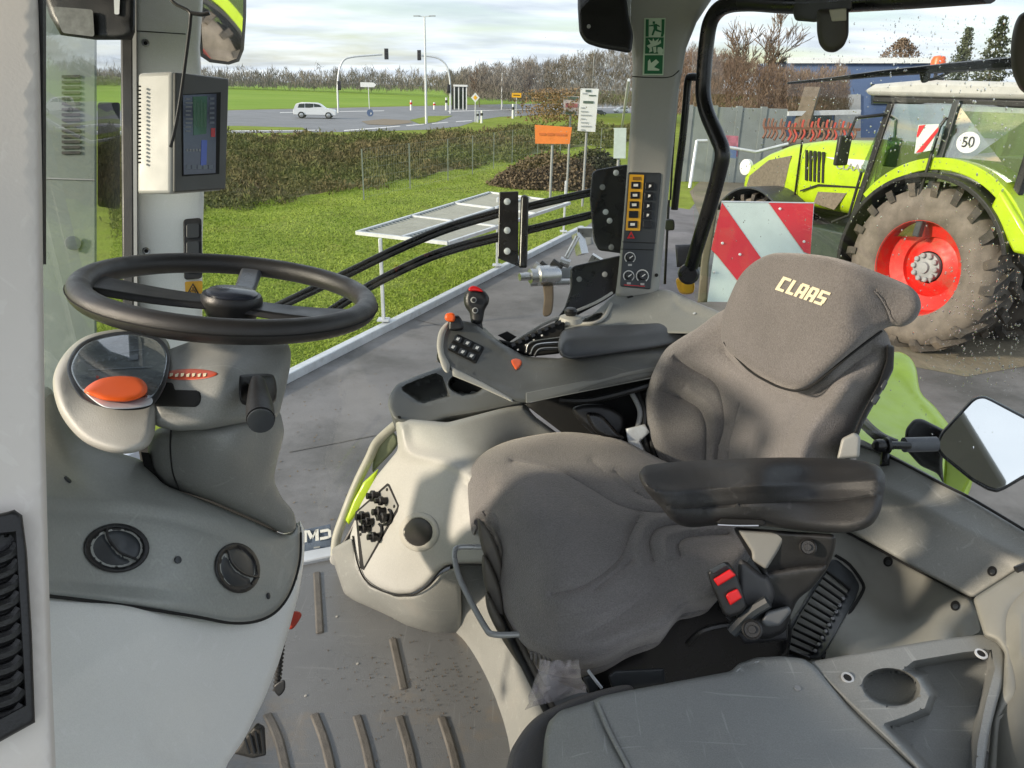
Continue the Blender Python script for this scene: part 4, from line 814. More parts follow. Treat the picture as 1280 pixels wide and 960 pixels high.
relief('release_button','891.5,724 912.5,711 920.5,719 897.5,733',1.158,m_red,bk,thick=.012,RP=2,RD=.003,step=3,sm=False,rp=2)
relief('release_button','907,745 910,741 922,735.5 928,747 913,757',1.158,m_red,bk,thick=.012,RP=2,RD=.003,step=3,sm=False,rp=2)
# suspension, bellows, loop
relief('seat_suspension','640,790 700,800 780,790 850,745 930,735 985,745 990,790 985,826 900,850 800,870 740,868 690,850',TPS([(640,800,1.36),(740,840,1.32),(850,780,1.33),(980,770,1.30),(900,840,1.36)]),m_blkm,ds_,thick=.20,RP=8,RD=.02,step=10,sm=False)
for a in ('760,845 768,838 830,835 832,855 790,862 765,862','728,846 742,842 748,860 738,872','905,770 985,765 985,800 930,806'): relief('suspension_box',a,1.24,m_panel if a[0]=='7' else m_blk,ds_,thick=.05,RP=3,RD=.006,step=5,sm=False,rp=3)
ptube([(860,805,1.28),(880,788,1.26),(920,780,1.25),(985,778,1.24)],.006,n=8).build('suspension_rail',m_blk,ds_); ptube([(735,838,1.24),(744,850,1.23),(752,860,1.23)],.003,n=6).build('suspension_wire',m_galv,ds_)
m_bel=mat('bellows_rubber',(.10,.09,.075),.6,var=.15,bump=.3,bs=300,dirt=(.15,.12,.08),ds=12)
for k,(a) in enumerate(('597,650 606,656 618,675 628,706 627,735 614,712 602,685','603,694 612,704 626,738 632,772 628,785 612,752 604,722','607,740 616,752 634,785 660,825 655,838 628,800 610,765')): relief('bellows_fold',a,1.42-k*.03,m_bel,ds_,thick=.06,RP=5,RD=.018,step=4,sm=True)
ptube([(622,686,1.46),(600,684,1.47),(576,684,1.47),(568,690,1.46),(571,712,1.44),(580,735,1.42),(606,783,1.36),(618,793,1.34),(650,793,1.33)],.0058,n=10).build('grab_loop',mat('grey_loop',(.38,.39,.40),.35,metal=.4),ds_,ang=80)
# plinth
pb=thing('seat_plinth','grey moulded seat plinth with black slide rail, beige sunlit side','seat base',PZ(640,900,0))
D_pb=TPS([(565,705,'z.20'),(575,790,'z0.01'),(640,930,'z.01'),(640,1000,'z.01'),(610,700,'z.20'),(690,900,'z.17'),(700,1000,'z.17'),(625,760,'z.17')])
relief('plinth_side','562,704 612,700 618,745 650,810 690,885 720,1010 655,1020 640,960 633,934 600,860 568,795',D_pb,m_gpl,pb,thick=.12,RP=5,RD=.012,step=8,sm=False,rp=5,cre=[('570,740 600,800 650,900 672,1000',10,-.008)])
for o_,m_ in ((0,m_blk),(9,m_bel)): MB().tube([pt(606+o_,700,d=1.49),pt(612+o_,740,d=1.44),pt(632+o_,786,d=1.37),pt(664+o_,850,d=1.27),pt(684+o_,890,d=1.22)],.0065,8).build('slide_rail',m_,pb,ang=80)
fi=thing('plastic_film','crumpled clear protective film under the seat front corner','plastic film',pt(700,870,d=1.2))
r_=random.Random(4); V=[];Fc=[]; nx,ny=9,8
for j in range(ny):
    for i in range(nx):
        s_=i/(nx-1); t_=j/(ny-1); u=676+s_*46-t_*8*(1-s_)+r_.uniform(-2,2)+(s_-.5)*t_*22; v=826+t_*60+r_.uniform(-2,2)-s_*t_*22
        V.append(pt(u,v,d=1.205+r_.uniform(-.016,.016)-.02*math.sin(s_*7)))
for j in range(ny-1):
    for i in range(nx-1): a=j*nx+i; Fc.append((a,a+1,a+nx+1,a+nx))
o=mobj('film_sheet',V,Fc,m_film,fi,ang=70); so_=o.modifiers.new('thick','SOLIDIFY'); so_.thickness=.0008
# dark clutter behind cushion, under the armrest console
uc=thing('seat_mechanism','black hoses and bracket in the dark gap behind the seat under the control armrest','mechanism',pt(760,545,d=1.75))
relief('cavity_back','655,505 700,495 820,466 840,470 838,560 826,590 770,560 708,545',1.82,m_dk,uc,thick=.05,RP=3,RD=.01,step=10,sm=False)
relief('support_arm','715,512 750,505 780,520 775,548 745,545',1.74,m_blk,uc,thick=.06,RP=6,RD=.02,step=5)
relief('adjuster_knob','733,518 745,516 756,522 772,540 780,548 760,548 742,538',1.68,m_blkm,uc,thick=.03,RP=5,RD=.012,step=4)
relief('grey_bracket','782,536 806,530 812,540 800,552 810,575 790,572 786,560',1.70,m_galv,uc,thick=.01,RP=2,RD=.003,step=4,sm=False)
for k in range(3): ptube([(790+k*8,492,1.74),(800+k*6,515,1.72),(796+k*9,545,1.72),(806+k*6,570,1.7)],.006,n=8).build('hose',m_blk if k else m_grey,uc)
ptube([(700,500,1.76),(740,500,1.74),(790,488,1.72),(815,480,1.72)],.008,n=8).build('hose',m_blk,uc)
# ---- instructor seat lid in the foreground
ps=thing('passenger_seat','folded grey instructor seat with flat lid in the lower right foreground','seat',C(.6,.55,0))
relief('seat_side_fabric','622,1040 634,955 646,925 668,898 700,880 745,864 790,858 780,900 700,1040',TPS([(640,960,1.09),(740,868,1.16),(700,960,1.14),(780,870,1.18),(640,1040,1.06),(760,1000,1.2)]),mat('side_fabric',(.085,.085,.09),.92,bump=.8,bs=900,sheen=.3,vs=8),ps,thick=.12,RP=16,RD=.04,step=7,back=nrm(HF*.3-Za))
D_ld=TPS([(682,920,'z.38'),(745,876,'z.42'),(915,838,'z.42'),(1005,822,'z.42'),(1150,965,'z.42'),(700,1000,'z.38'),(900,950,'z.42')])
relief('seat_lid','680,960 680,925 685,903 700,888 740,876 752,870 780,864 850,851 914,839 922,830 945,822 975,820 1004,823 1018,832 1060,880 1110,928 1160,978 1190,1040 690,1040',D_ld,m_lid,ps,thick=.10,RP=7,RD=.014,step=8,sm=False,rp=6,back=nrm(HF*.3-Za),cre=[('742,878 758,915 785,965 800,1000',3.5,.006),('700,893 720,884 745,878',2.5,.004),('922,840 932,832 950,828',2,.004)])
ptube([(747,880),(762,915),(788,965),(800,990)],.0032,lambda u,v:D_ld(u,v)-.001,n=8).build('lid_hinge',m_lid,ps); 
MB().lathe(pt(997,861,D_ld),Za,[(.005,0),(.005,.002),(.0035,.002)],12).build('lid_screw',m_grey,ps)
# ---- storage tray with cup holder
tr=thing('storage_tray','grey storage tray with round cup holder and two recessed screws at the lower right','storage tray',pt(1115,900,d=1.15))
D_t=TPS([(1020,830,'z.41'),(1180,800,'z.42'),(1240,800,'z.42'),(1100,880,'z.42'),(1255,850,'z.43'),(1150,960,'z.42'),(1240,960,'z.42')])
ct=[(u,v) for u,v in ell(1114,859,37,24,32,.12)]
relief('tray_body','1012,829 1018,826 1062,818 1120,808 1180,798 1228,793 1240,797 1252,806 1256,822 1254,850 1246,880 1236,920 1230,960 1232,1040 1200,1040 1170,985 1110,925 1060,878',D_t,m_lid,tr,thick=.16,RP=4,RD=.008,step=3.5,sm=False,rp=5,back=nrm(HF*.3-Za),
  pits=[(ct,.065,3.0),([(1127,838),(1142,826),(1205,815),(1240,812),(1244,836),(1232,880),(1222,930),(1216,1010),(1188,1000),(1120,925),(1102,905),(1130,896),(1156,885),(1162,868),(1150,848)],.085,9)])
for x,y in ((1059,848),(1226,818)):
    c=pt(x,y,D_t); MB().lathe(c,nrm(Za*.9-HF*.2),[(.0095,0),(.0095,.0025),(.0065,.0028),(.006,-.001)],20,capa=False).build('screw_ring',m_galv,tr); MB().lathe(c,nrm(Za*.9-HF*.2),[(.0062,0),(.0062,.002)],16).build('screw_head',m_dk,tr)
# ---- rear trim
rt_=thing('rear_trim','grey window sill and inner panels behind the seat with black air grille','trim panel',pt(1150,700,d=1.4))
D_sl=TPS([(1110,570,'r1.32'),(1292,680,'r1.32'),(1215,747,'r1.20'),(1050,650,'r1.18'),(1060,560,'r1.32'),(1040,600,'r1.25'),(1180,650,'r1.25')])
relief('sill_panel','1030,600 1046,572 1062,556 1075,548 1110,566 1160,592 1215,624 1290,668 1340,700 1340,740 1290,702 1216,748 1140,708 1062,664 1040,652',D_sl,m_gpl,rt_,thick=.10,RP=5,RD=.012,step=7,sm=False,rp=6,cre=[('1060,590 1110,610 1180,648 1280,700',10,-.010)])
D_in=TPS([(1050,665,'r1.19'),(1215,747,'r1.22'),(1225,790,'r1.20'),(1180,800,'z.42'),(1030,825,'z.30'),(1080,740,'r1.15'),(1060,818,'z.36'),(975,820,'z.25'),(1130,770,'r1.16')])
relief('inner_panel','1038,655 1062,666 1140,710 1214,749 1222,768 1226,790 1200,800 1120,810 1060,822 1010,838 965,832 960,800 1000,740 1036,700',D_in,mat('inner_pale',(.30,.30,.27),.45,bump=.2,bs=600,vs=4,dirt=(.26,.25,.22),ds=5),rt_,thick=.05,RP=4,RD=.008,step=7,sm=False,rp=6,cre=[('1075,690 1100,740 1110,800',9,.004)])
ptube([(1058,665),(1140,709),(1214,748),(1290,703)],.0028,lambda u,v:D_in(u,v)-.012,n=6,m=0).build('panel_joint',m_dk,rt_)
ptube([(1044,694),(1062,706),(1079,730),(1077,742),(1068,757),(1029,824)],.0032,lambda u,v:D_in(u,v)-.004,n=6,m=3).build('grille_joint',m_dk,rt_)
relief('grille_surround','1036,700 1046,699 1066,716 1075,732 1070,748 1026,824 966,824 972,800 1000,760 1018,728',lambda u,v:D_in(u,v)-.006,m_panel,rt_,thick=.02,RP=3,RD=.004,step=6,sm=False,rp=5,pits=[('1034,712 1062,738 1012,820 975,812 1000,765',.012,3)])
for k in range(13):
    a=(1033-k*4.5,714+k*8.0); b=(1063-k*4.2,737+k*7.2)
    MB().bar(pt(*a,D_in,off=.008),pt(*b,D_in,off=.008),.0042,.006).build('grille_slat',m_blk,rt_,bevel=.001)
for k in range(9):
    x,y=1054-k*4.4,748+k*8.2; relief('grille_stud',ell(x,y,2.6,2.6,10),lambda u,v:D_in(u,v)-.013,mat('stud_grey',(.25,.25,.26),.4),rt_,thick=.006,RP=1.5,RD=.002,step=2,sm=False)
for x,y,df in ((1110,702,D_in),(1194,757,D_in),(1240,714,D_sl)): 
    relief('panel_hole',ell(x,y,6,6.5,16),lambda u,v,df=df:df(u,v)-.002,m_dk,rt_,thick=.006,RP=1,RD=.001,step=3,sm=False); relief('hole_plug',ell(x+.5,y+1,3.6,3.2,12),lambda u,v,df=df:df(u,v)-.004,m_panel,rt_,thick=.004,RP=1.5,RD=.001,step=2,sm=False)
relief('corner_panel','1216,748 1290,701 1380,660 1380,1500 1228,1500 1234,960 1240,900 1254,855 1256,815 1246,800 1230,794 1224,775',TPS([(1220,750,1.27),(1290,700,1.30),(1290,1000,.98),(1230,1000,1.05),(1260,850,1.12)]),mat('corner_plastic',(.25,.25,.225),.45,bump=.2,bs=600,vs=4),rt_,thick=.05,RP=6,RD=.012,step=9,sm=False,rp=6,cre=[('1290,730 1262,760 1258,800 1270,860 1250,900 1244,1000',8,.008),('1275,770 1275,820',6,-.006)])
ptube([(1270,712),(1285,706),(1300,700)],.006,1.27,n=8,m=0).build('corner_clip',m_blk,rt_)
ptube([(1056,572),(1066,556),(1110,570),(1180,606),(1216,624),(1290,668)],.003,lambda u,v:D_sl(u,v)-.004,n=6,m=3).build('sill_seal',m_blk,rt_)
# ---- outside, fixed to our tractor: fender, mirror, rails, board
fe=thing('lime_fender','lime green rear mudguard of our tractor behind the seat','fender',P(1120,560,2.3)*[1,1,0]-Za*.6)
D_fe=TPS([(1100,470,2.45),(1140,450,2.55),(1075,540,2.05),(1190,600,1.95),(1230,640,1.9),(1150,530,2.2)])
relief('fender_shell','1085,480 1100,455 1118,440 1135,445 1145,460 1151,490 1170,510 1196,545 1214,580 1216,600 1205,625 1180,625 1120,600 1070,560 1062,545',D_fe,m_lime2,fe,thick=.10,RP=10,RD=.04,step=7,sm=True,cre=[('1120,470 1145,500 1180,545',4,.012)])
relief('fender_tail','1182,560 1210,575 1218,590 1204,618 1192,624 1178,616',1.85,m_lime2,fe,thick=.06,RP=4,RD=.012,step=6,sm=False,rp=4)
rm=thing('rear_mirror','tilted square mirror with black rim outside the rear window, reflecting the cab','mirror',pt(1180,550,d=1.75))
_dm=nrm(ray(1235,555)); _a,_b,_c=P(1175,555,1.62),P(1225,500,1.72),P(1245,610,1.58); _n0=nrm(np.cross(_b-_a,_c-_a)); _n0=_n0 if _n0@_dm<0 else -_n0; _rm=nrm(np.array([-.80,-.55,.10])); _n1=nrm(_rm-_dm); D_rm=DP(nrm(_n0*.6+_n1*.4),pt(1235,555,d=1.64))
relief('mirror_shell','1170,553 1176,540 1213,500 1220,495 1230,494 1240,498 1290,524 1340,560 1340,590 1280,598 1256,612 1246,616 1234,613 1215,602 1178,572 1171,562',D_rm,m_blkm,rm,thick=.07,RP=3,RD=.012,step=5,sm=False,rp=4)
pslab('mirror_glass','1174,554 1180,542 1216,503 1222,499 1230,498 1239,502 1290,529 1330,560 1330,578 1278,594 1255,608 1246,611 1236,608 1217,598 1181,569 1175,561',D_rm,.002,m_mir,rm,front=.003,rp=4,smooth=False)
relief('mirror_bracket','1132,536 1142,524 1152,523 1182,538 1178,580 1180,606 1172,592 1150,582 1130,560',1.74,m_blk,rm,thick=.06,RP=5,RD=.015,step=5,sm=False,rp=5)
MB().tube([pt(1130,556,d=1.66),pt(1170,555,d=1.66)],.017,14).build('bracket_arm',mat('arm_grey',(.10,.105,.12),.4),rm)
ptube([(1076,524,1.85),(1086,535,1.75),(1102,548,1.68),(1120,556,1.66)],.013,n=10).build('handle_arm',m_blk,rm); MB().tube([pt(1100,556,d=1.63),pt(1136,557,d=1.65)],.009,12).build('handle_shaft',m_blkm,rm)
MB().lathe(pt(1100,557,d=1.63),nrm(np.array([1,.1,0])),[(.006,-.016),(.013,-.010),(.015,0),(.013,.010),(.018,.012),(.018,.018)],18).build('handle_knob',m_blkm,rm); MB().tube([pt(1107,560,d=1.64),pt(1106,582,d=1.62)],[.008,.010],10).build('handle_grip',m_blkm,rm)
# mirror arms and rails outside the right window
ra=thing('guard_rail','twin black curved rails with bolted plates outside the right side window','guard rail',pt(640,335,d=2.25))
for L in (((330,392),(369,373),(432,343),(500,310),(560,285),(624,266)),((400,398),(455,362),(500,338),(540,320),(580,307),(624,296))):
    for o in (-3.2,3.2): ptube([(x,y+o,2.25) for x,y in L],.0075,n=10).build('rail_tube',m_blkm,ra,ang=80)
for L in (((658,259),(700,249),(742,240)),((658,288),(700,278),(742,268))):
    for o in (-2.6,2.6): ptube([(x,y+o,2.25) for x,y in L],.0062,n=10).build('rail_tube',m_blkm,ra,ang=80)
relief('bolt_plate','624,240 648,239 648,333 622,323',2.22,m_blkm,ra,thick=.02,RP=2,RD=.003,step=6,sm=False,rp=2)
relief('end_bar','651,245 656,243 661,246 659,335 648,335',2.22,m_blkm,ra,thick=.02,RP=4,RD=.010,step=5,sm=False,rp=3)
for x,y in ((634,252),(634,288),(634,314)): MB().lathe(pt(x,y,d=2.215),nrm(-ray(x,y)),[(.010,0),(.010,.004),(.004,.006)],14).build('plate_bolt',m_galv,ra)
relief('pillar_plate','740,216 746,212 785,205 786,318 748,313 742,300 737,250',2.2,m_blkm,ra,thick=.02,RP=3,RD=.005,step=6,sm=False,rp=4)
for x,y in ((770,216),(753,234),(757,265),(762,276),(764,309)): MB().lathe(pt(x,y,d=2.195),nrm(-ray(x,y)),[(.0085,0),(.0085,.004),(.004,.006)],14).build('plate_bolt',m_galv if (x+y)%2==0 else m_grey,ra)
relief('lower_plate','713,336 718,332 776,319 776,362 756,376 722,394 700,408 692,404 706,384 713,362',2.15,m_blkm,ra,thick=.02,RP=3,RD=.006,step=6,sm=False,rp=4)
for x,y in ((724,349),(756,343)): MB().lathe(pt(x,y,d=2.145),nrm(-ray(x,y)),[(.008,0),(.008,.004),(.004,.006)],14).build('plate_bolt',m_grey,ra)
gh=thing('hand_rail','pale curved hand rail outside the cab beside the side console','handle',pt(420,690,d=2.0))
ptube([(419,695,2.02),(421,672,2.02),(432,640,2.02),(446,605,2.03),(462,572,2.04),(472,552,2.05),(496,530,2.06)],.013,n=12).build('handle_tube',mat('handle_pale',(.36,.36,.30),.5,var=.15,vs=12),gh,ang=80)
relief('handle_plate','470,556 482,545 492,540 497,556 474,582 466,590 466,575',2.05,mat('handle_green',(.17,.2,.12),.5,var=.3,vs=15),gh,thick=.03,RP=4,RD=.01,step=5)
relief('lime_panel','466,592 473,586 468,606 452,634 436,656 432,650 442,625 454,603',1.99,m_lime2,gh,thick=.03,RP=3,RD=.008,step=4,sm=False)
ptube([(424,690),(440,662),(468,610),(500,566)],.006,1.975,n=8).build('door_seal',m_blk,gh)
cyl('handle_foot',pt(420,699,d=1.97),nrm(-ray(420,699)),.016,.01,m_pale,gh)
stp=thing('access_step','blue grey step plate outside the doorway with mirrored white letters','step',pt(395,685,d=2.15))
pslab('step_plate','372,664 413,655 415,696 374,706',2.17,.02,mat('step_blue',(.10,.13,.19),.5,var=.25,vs=20),stp,bevel=.002)
def stq(x,y): return (377+x,663+y)
decal('step_lettering',[[(379,664),(383.5,663),(383.5,677.5),(379,678.5)],[(383,663.5),(387,663),(391,670),(388,674.5)],[(391,670),(394,662.5),(397,662),(390.6,674)],[(394,662.5),(398,661.6),(398.5,675.4),(394.2,676.2)],
  [(400,662.8),(410,661),(410.5,664.3),(400.3,666)],[(410,661),(413.5,663),(414,671),(410.4,673)],[(400,672),(411,670),(411,673),(400,675.4)]],2.165,m_wprint,stp,off=.002)
for x,y in ((395,684),(394,693)): decal('step_tread',[[(x-3,y),(x+5,y-1.2),(x+5,y+.6),(x-3,y+1.8)]],2.165,m_grey,stp,off=.002)
# valve block and strap
vb=thing('hydraulic_coupler','grey hydraulic valve block with hose ends and hanging brown strap','valve block',pt(690,350,d=2.7))
MB().lathe(pt(682,344,d=2.65),-Ra,[(.03,-.05),(.034,-.04),(.036,.03),(.026,.035),(.026,.06),(.014,.062),(.014,.10)],20).build('valve_body',m_steel,vb)
relief('valve_arm','690,336 715,332 716,348 694,352',2.7,m_grey,vb,thick=.06,RP=3,RD=.01,step=4,sm=False,rp=2)
for a,b,r in (((655,343),(682,343),.009),((663,354),(712,352),.012),((668,331),(680,338),.014),((690,327),(702,336),.014),((664,337),(672,350),.012),((700,326),(712,330),.016),((676,328),(690,340),.01),((708,322),(722,296),.009)): MB().tube([pt(*a,d=2.66),pt(*b,d=2.66)],r,10).build('hose_end',rnd.choice((m_steel,m_grey,m_blk)),vb)
relief('strap','679,352 690,350 692,372 689,392 679,394 680,372',2.64,mat('brown_strap',(.12,.09,.065),.8,var=.2,vs=20),vb,thick=.008,RP=2,RD=.004,step=4,sm=True)
for a,b in (((722,292),(728,318)),((738,322),(758,334)),((722,290),(740,290))): MB().bar(pt(*a,d=2.9),pt(*b,d=2.9),.035,.035).build('coupler_frame',m_steel,vb)
relief('coupler_box','727,291 738,289 742,305 731,308',2.95,m_grey,vb,thick=.05,RP=1,RD=.004,step=4,sm=False)
# hazard board
hb=thing('hazard_board','large square red and white striped warning board on a post behind our cab','warning board',pt(900,385,d=3.3))
DB=D3((902,251,3.25),(1018,254,3.32),(884,377,3.15))
pslab('board_plate','902,251 1018,253 1008,380 884,377',DB,.012,m_refw,hb,smooth=False)
decal('red_stripe',['902.5,253 953,325 930,361 897,320 889,312','961,253.5 1017,254.5 1013,318 1005,315'],DB,m_refr,hb,off=.003)
decal('board_edge',['902,251 1018,253 1018,254.2 902,252.4'],DB,m_galv,hb,off=.003)
for x,y in ((903,304),(925,318),(893,340),(975,261),(1005,302)): cyl('board_rivet',pt(x,y,DB,off=.004),nrm(-ray(x,y)),.006,.003,m_galv,hb,n=10)
relief('board_post','886,252 899,250 886,330 884,378 872,378 876,330',3.35,mat('post_wood',(.17,.15,.11),.7,var=.2,vs=9),hb,thick=.06,RP=2,RD=.01,step=7,sm=False)
relief('lamp_bracket','844,306 884,304 884,334 846,334',3.5,m_blk,hb,thick=.15,RP=3,RD=.02,step=6,sm=False)
# ================================================================ OUTSIDE
def gpoly(name,L,z,m,label=None,cat=None,kind='structure',parent=None,world=None):
    Q=[G(u,v,GZ) for u,v in pts(L)] if world is None else [np.array(w) for w in world]
    Q=[np.array([q[0],q[1],GZ+z]) for q in Q]
    o=mobj(name,Q,[tuple(range(len(Q)))],m,parent,smooth=False)
    if o.data.polygons and o.data.polygons[0].normal.z<0: o.data.flip_normals()
    return tag(o,label,cat,kind=kind)
m_grass=mat('grass_ground',(.15,.205,.025),.95,col2=(.25,.31,.055),vs=1.1,bump=.6,bs=14,dirt=(.17,.17,.05),ds=.9,dlo=.5,dhi=.8,spec=.1)
m_blade=mat('grass_blades',(.15,.235,.022),.8,col2=(.31,.39,.07),vs=.7,spec=.15,dirt=(.29,.27,.10),ds=1.3,dlo=.55,dhi=.8)
m_field=mat('field_grass',(.16,.27,.035),.95,col2=(.24,.34,.06),vs=.05,spec=.1)
m_asph=mat('road_asphalt',(.20,.205,.225),.75,var=.12,vs=.4,spec=.3)
m_yard=mat('yard_concrete',(.17,.165,.165),.72,var=.18,vs=.8,bump=.5,bs=40,dirt=(.10,.098,.095),ds=.7,dlo=.45,dhi=.62,spec=.4)
m_mud=mat('muddy_ground',(.20,.17,.12),.9,var=.25,vs=.7,bump=.5,bs=10,dirt=(.10,.11,.05),ds=.5)
m_bram=mat('bramble_leaves',(.075,.075,.035),.85,col2=(.19,.15,.085),vs=.35,spec=.1,dirt=(.12,.145,.05),ds=.22,dlo=.42,dhi=.62)
m_hedge=mat('hazy_far_hedge',(.135,.125,.11),.9,col2=(.22,.195,.165),vs=.06,spec=.1)  # haze of distance is mixed into this greyed brown
m_ever=mat('conifer_needles',(.035,.055,.03),.85,col2=(.12,.13,.065),vs=.8,spec=.1)
m_heap=mat('dry_heap',(.11,.085,.055),.9,col2=(.20,.155,.10),vs=1.5,spec=.1)
g=mobj('ground',[(-900,-300,GZ),(900,-300,GZ),(900,1200,GZ),(-900,1200,GZ)],[(0,1,2,3)],m_grass,smooth=False); tag(g,'rough green grass ground around the yard','ground',kind='structure')
# yard paving: long edge runs from near left to far right
E0=G(365,474); E1=G(727,288); ed=nrm(E1-E0); en=np.array([ed[1],-ed[0],0]); 
if en[0]<0: en=-en
w=[E0-ed*14,E1+ed*.0,G(775,250),G(862,262),G(925,190),G(1100,170)+np.array([40,0,0]),E0-ed*14+en*60]
gpoly('yard_paving',None,.004,m_yard,'worn grey concrete yard beside the tractor','yard',world=w)
gpoly('muddy_strip',None,.008,m_mud,'muddy brown ground below the parked tractor','ground',world=[G(862,240),G(925,175),G(1300,150),G(1500,420),G(1150,470)+np.array([.5,0,0]),G(1040,440),G(900,330)])
# dark joints in paving
for a,b in (((362,566),(470,545)),((520,400),(640,430))):
    A,B=G(*a),G(*b); mb=MB(); d=nrm(B-A); s=np.cross(Za,d)*.008
    q_=[A-s,A+s,B+s,B-s]; mobj('paving_joint',[x+Za*.009 for x in q_],[(0,1,2,3)],mat('joint_dark',(.11,.105,.10),.9),bpy.data.objects['yard_paving'],smooth=False)
_r=random.Random(19); mb=MB()
for k in range(420):
    u=_r.uniform(330,660); v=_r.uniform(345,690); c=G(u,v)+Za*.008; s_=_r.uniform(.004,.016); a_=_r.uniform(0,6.28); x_=np.array([math.cos(a_),math.sin(a_),_r.uniform(-.3,.3)]); y_=np.array([-math.sin(a_),math.cos(a_),_r.uniform(-.3,.3)])
    mb.add([c-x_*s_,c+y_*s_*.5,c+x_*s_,c-y_*s_*.5],[(0,1,2,3)])
tag(mb.build('leaf_litter',mat('litter',(.12,.085,.05),.9,col2=(.22,.18,.13),vs=3),None,smooth=False),'small dead leaves and grit scattered over the concrete yard','leaf litter',kind='stuff')
# steel edge, posts, grating
ee=MB().bar(E0-ed*5+Za*.05-en*.0,E1+Za*.05,.10,.10).build('yard_kerb',m_galv,bevel=.01); tag(ee,'white galvanised steel kerb between the yard and the grass','kerb')
pps=[]
for i,(b,t,lab) in enumerate((((480,412),(479,298),'nearest white post standing on the kerb below the grating corner'),((621,341),(623,247),'middle white post on the kerb behind the black rails'),((704,297),(707,226),'farthest white post on the kerb near the mound'))):
    B=G(*b); sb=ray(*b); dd=np.linalg.norm((B-CP)[:2]); rr=ray(*t); hz=np.linalg.norm(rr[:2]); z=EYE+rr[2]/hz*dd
    o=thing('kerb_post',lab,'post',B,group='white posts along the yard kerb'); MB().bar(B,np.array([B[0],B[1],z]),.04,.04).build('post_tube',m_galv,o,bevel=.006); MB().box(B+Za*.13,(.07,.07,.008)).build('post_foot',m_galv,o); pps.append((B,z))
zt=pps[0][1]
ck=thing('steel_grating','galvanised steel grating panel lying across the posts above the grass','grating',G(560,300))
gc=[PZ(447,291,zt),PZ(607,240,zt),PZ(735,247,zt),PZ(500,299,zt)]
gc=[PZ(446,291,zt),PZ(612,241,zt),PZ(690,247,zt),PZ(494,299,zt)]
far=PZ(668,268,zt)
A,Bq,Cq,Dq=PZ(446,291,zt),PZ(612,241,zt),PZ(712,254,zt),PZ(560,304,zt)
def gl(s,t): return A+(Bq-A)*s+(Dq-A)*t+(A-Bq+Cq-Dq)*s*t
for a,b in (((0,0),(1,0)),((1,0),(1,1)),((1,1),(0,1)),((0,1),(0,0)),((0,.5),(1,.5)),((.33,0),(.33,1)),((.66,0),(.66,1))): MB().bar(gl(*a),gl(*b),.04,.04).build('frame_bar',m_galv,ck)
mb=MB()
for k in range(1,44): mb.bar(gl(k/44,0.01)-Za*.01,gl(k/44,.99)-Za*.01,.02,.03)
for k in range(1,7): mb.bar(gl(0.01,k/7)-Za*.02,gl(.99,k/7)-Za*.02,.02,.02)
mb.build('grating_bars',mat('grating_grey',(.26,.28,.27),.55),ck,kind='stuff')
# grass blades near the yard
def inpoly(px,py,poly):
    r=False; n=len(poly)
    for i in range(n):
        x1,y1=poly[i]; x2,y2=poly[(i+1)%n]
        if (y1>py)!=(y2>py) and px<(x2-x1)*(py-y1)/(y2-y1+1e-12)+x1: r=not r
    return r
rg=random.Random(11); V=[];Fc=[]; tv=[]
reg=pts('150,266 262,262 430,238 560,213 640,196 740,182 742,262 700,292 620,340 480,412 362,474 255,480 100,480')
xs=[p[0] for p in reg]; ys=[p[1] for p in reg]; n=0
while n<105000:
    u=rg.uniform(100,742); v=480-(480-182)*rg.random()**.75
    if not inpoly(u,v,reg): continue
    p=G(u,v); n+=1; k=1
    dist=p[1]; hgt=rg.uniform(.012,.04); wd=rg.uniform(.003,.006)*(1+dist/9); a=rg.uniform(0,6.28); dx=np.array([math.cos(a),math.sin(a),0]); ln=np.array([rg.uniform(-1,1),rg.uniform(-1,1),.8])*hgt
    i=len(V); V+= [p-dx*wd,p+dx*wd,p+ln]; Fc.append((i,i+1,i+2))
o=mobj('grass',V,Fc,m_blade,None,smooth=False); tag(o,'sunlit green grass blades between the kerb and the bank','grass',kind='stuff')
# ---- bank of brambles
def clumps(name,n,posf,size,m,seed,flat=.6,parent=None,kind='stuff',label=None,cat=None,tri=5,thin=0):
    r=random.Random(seed); V=[];Fc=[]
    for i in range(n):
        p,s=posf(r); s*=size
        for k in range(tri):
            c=p+np.array([r.gauss(0,1),r.gauss(0,1),r.gauss(0,flat)])*s; a=np.array([r.gauss(0,1),r.gauss(0,1),r.gauss(0,1)]); a=nrm(a+np.array([0,0,thin*2.2]))*s*(.75+thin*.9); b=(1-.72*thin)*nrm(np.cross(a,np.array([r.gauss(0,1),r.gauss(0,1),r.gauss(0,1)])))*s*.45
            j=len(V); V+=[c-a,c+b,c+a,c-b]; Fc.append((j,j+1,j+2,j+3))
    o=mobj(name,V,Fc,m,parent,smooth=False,kind=kind)
    if label: tag(o,label,cat)
    return o
lo=pts('140,300 262,268 430,242 560,216 640,199 740,182 800,176'); hi=pts('140,172 283,172 430,170 560,168 640,160 740,158 800,158')
def lerp(L,x):
    for a,b in zip(L[:-1],L[1:]):
        if x<=b[0]: t=(x-a[0])/(b[0]-a[0]); return a[1]+(b[1]-a[1])*t
    return L[-1][1]
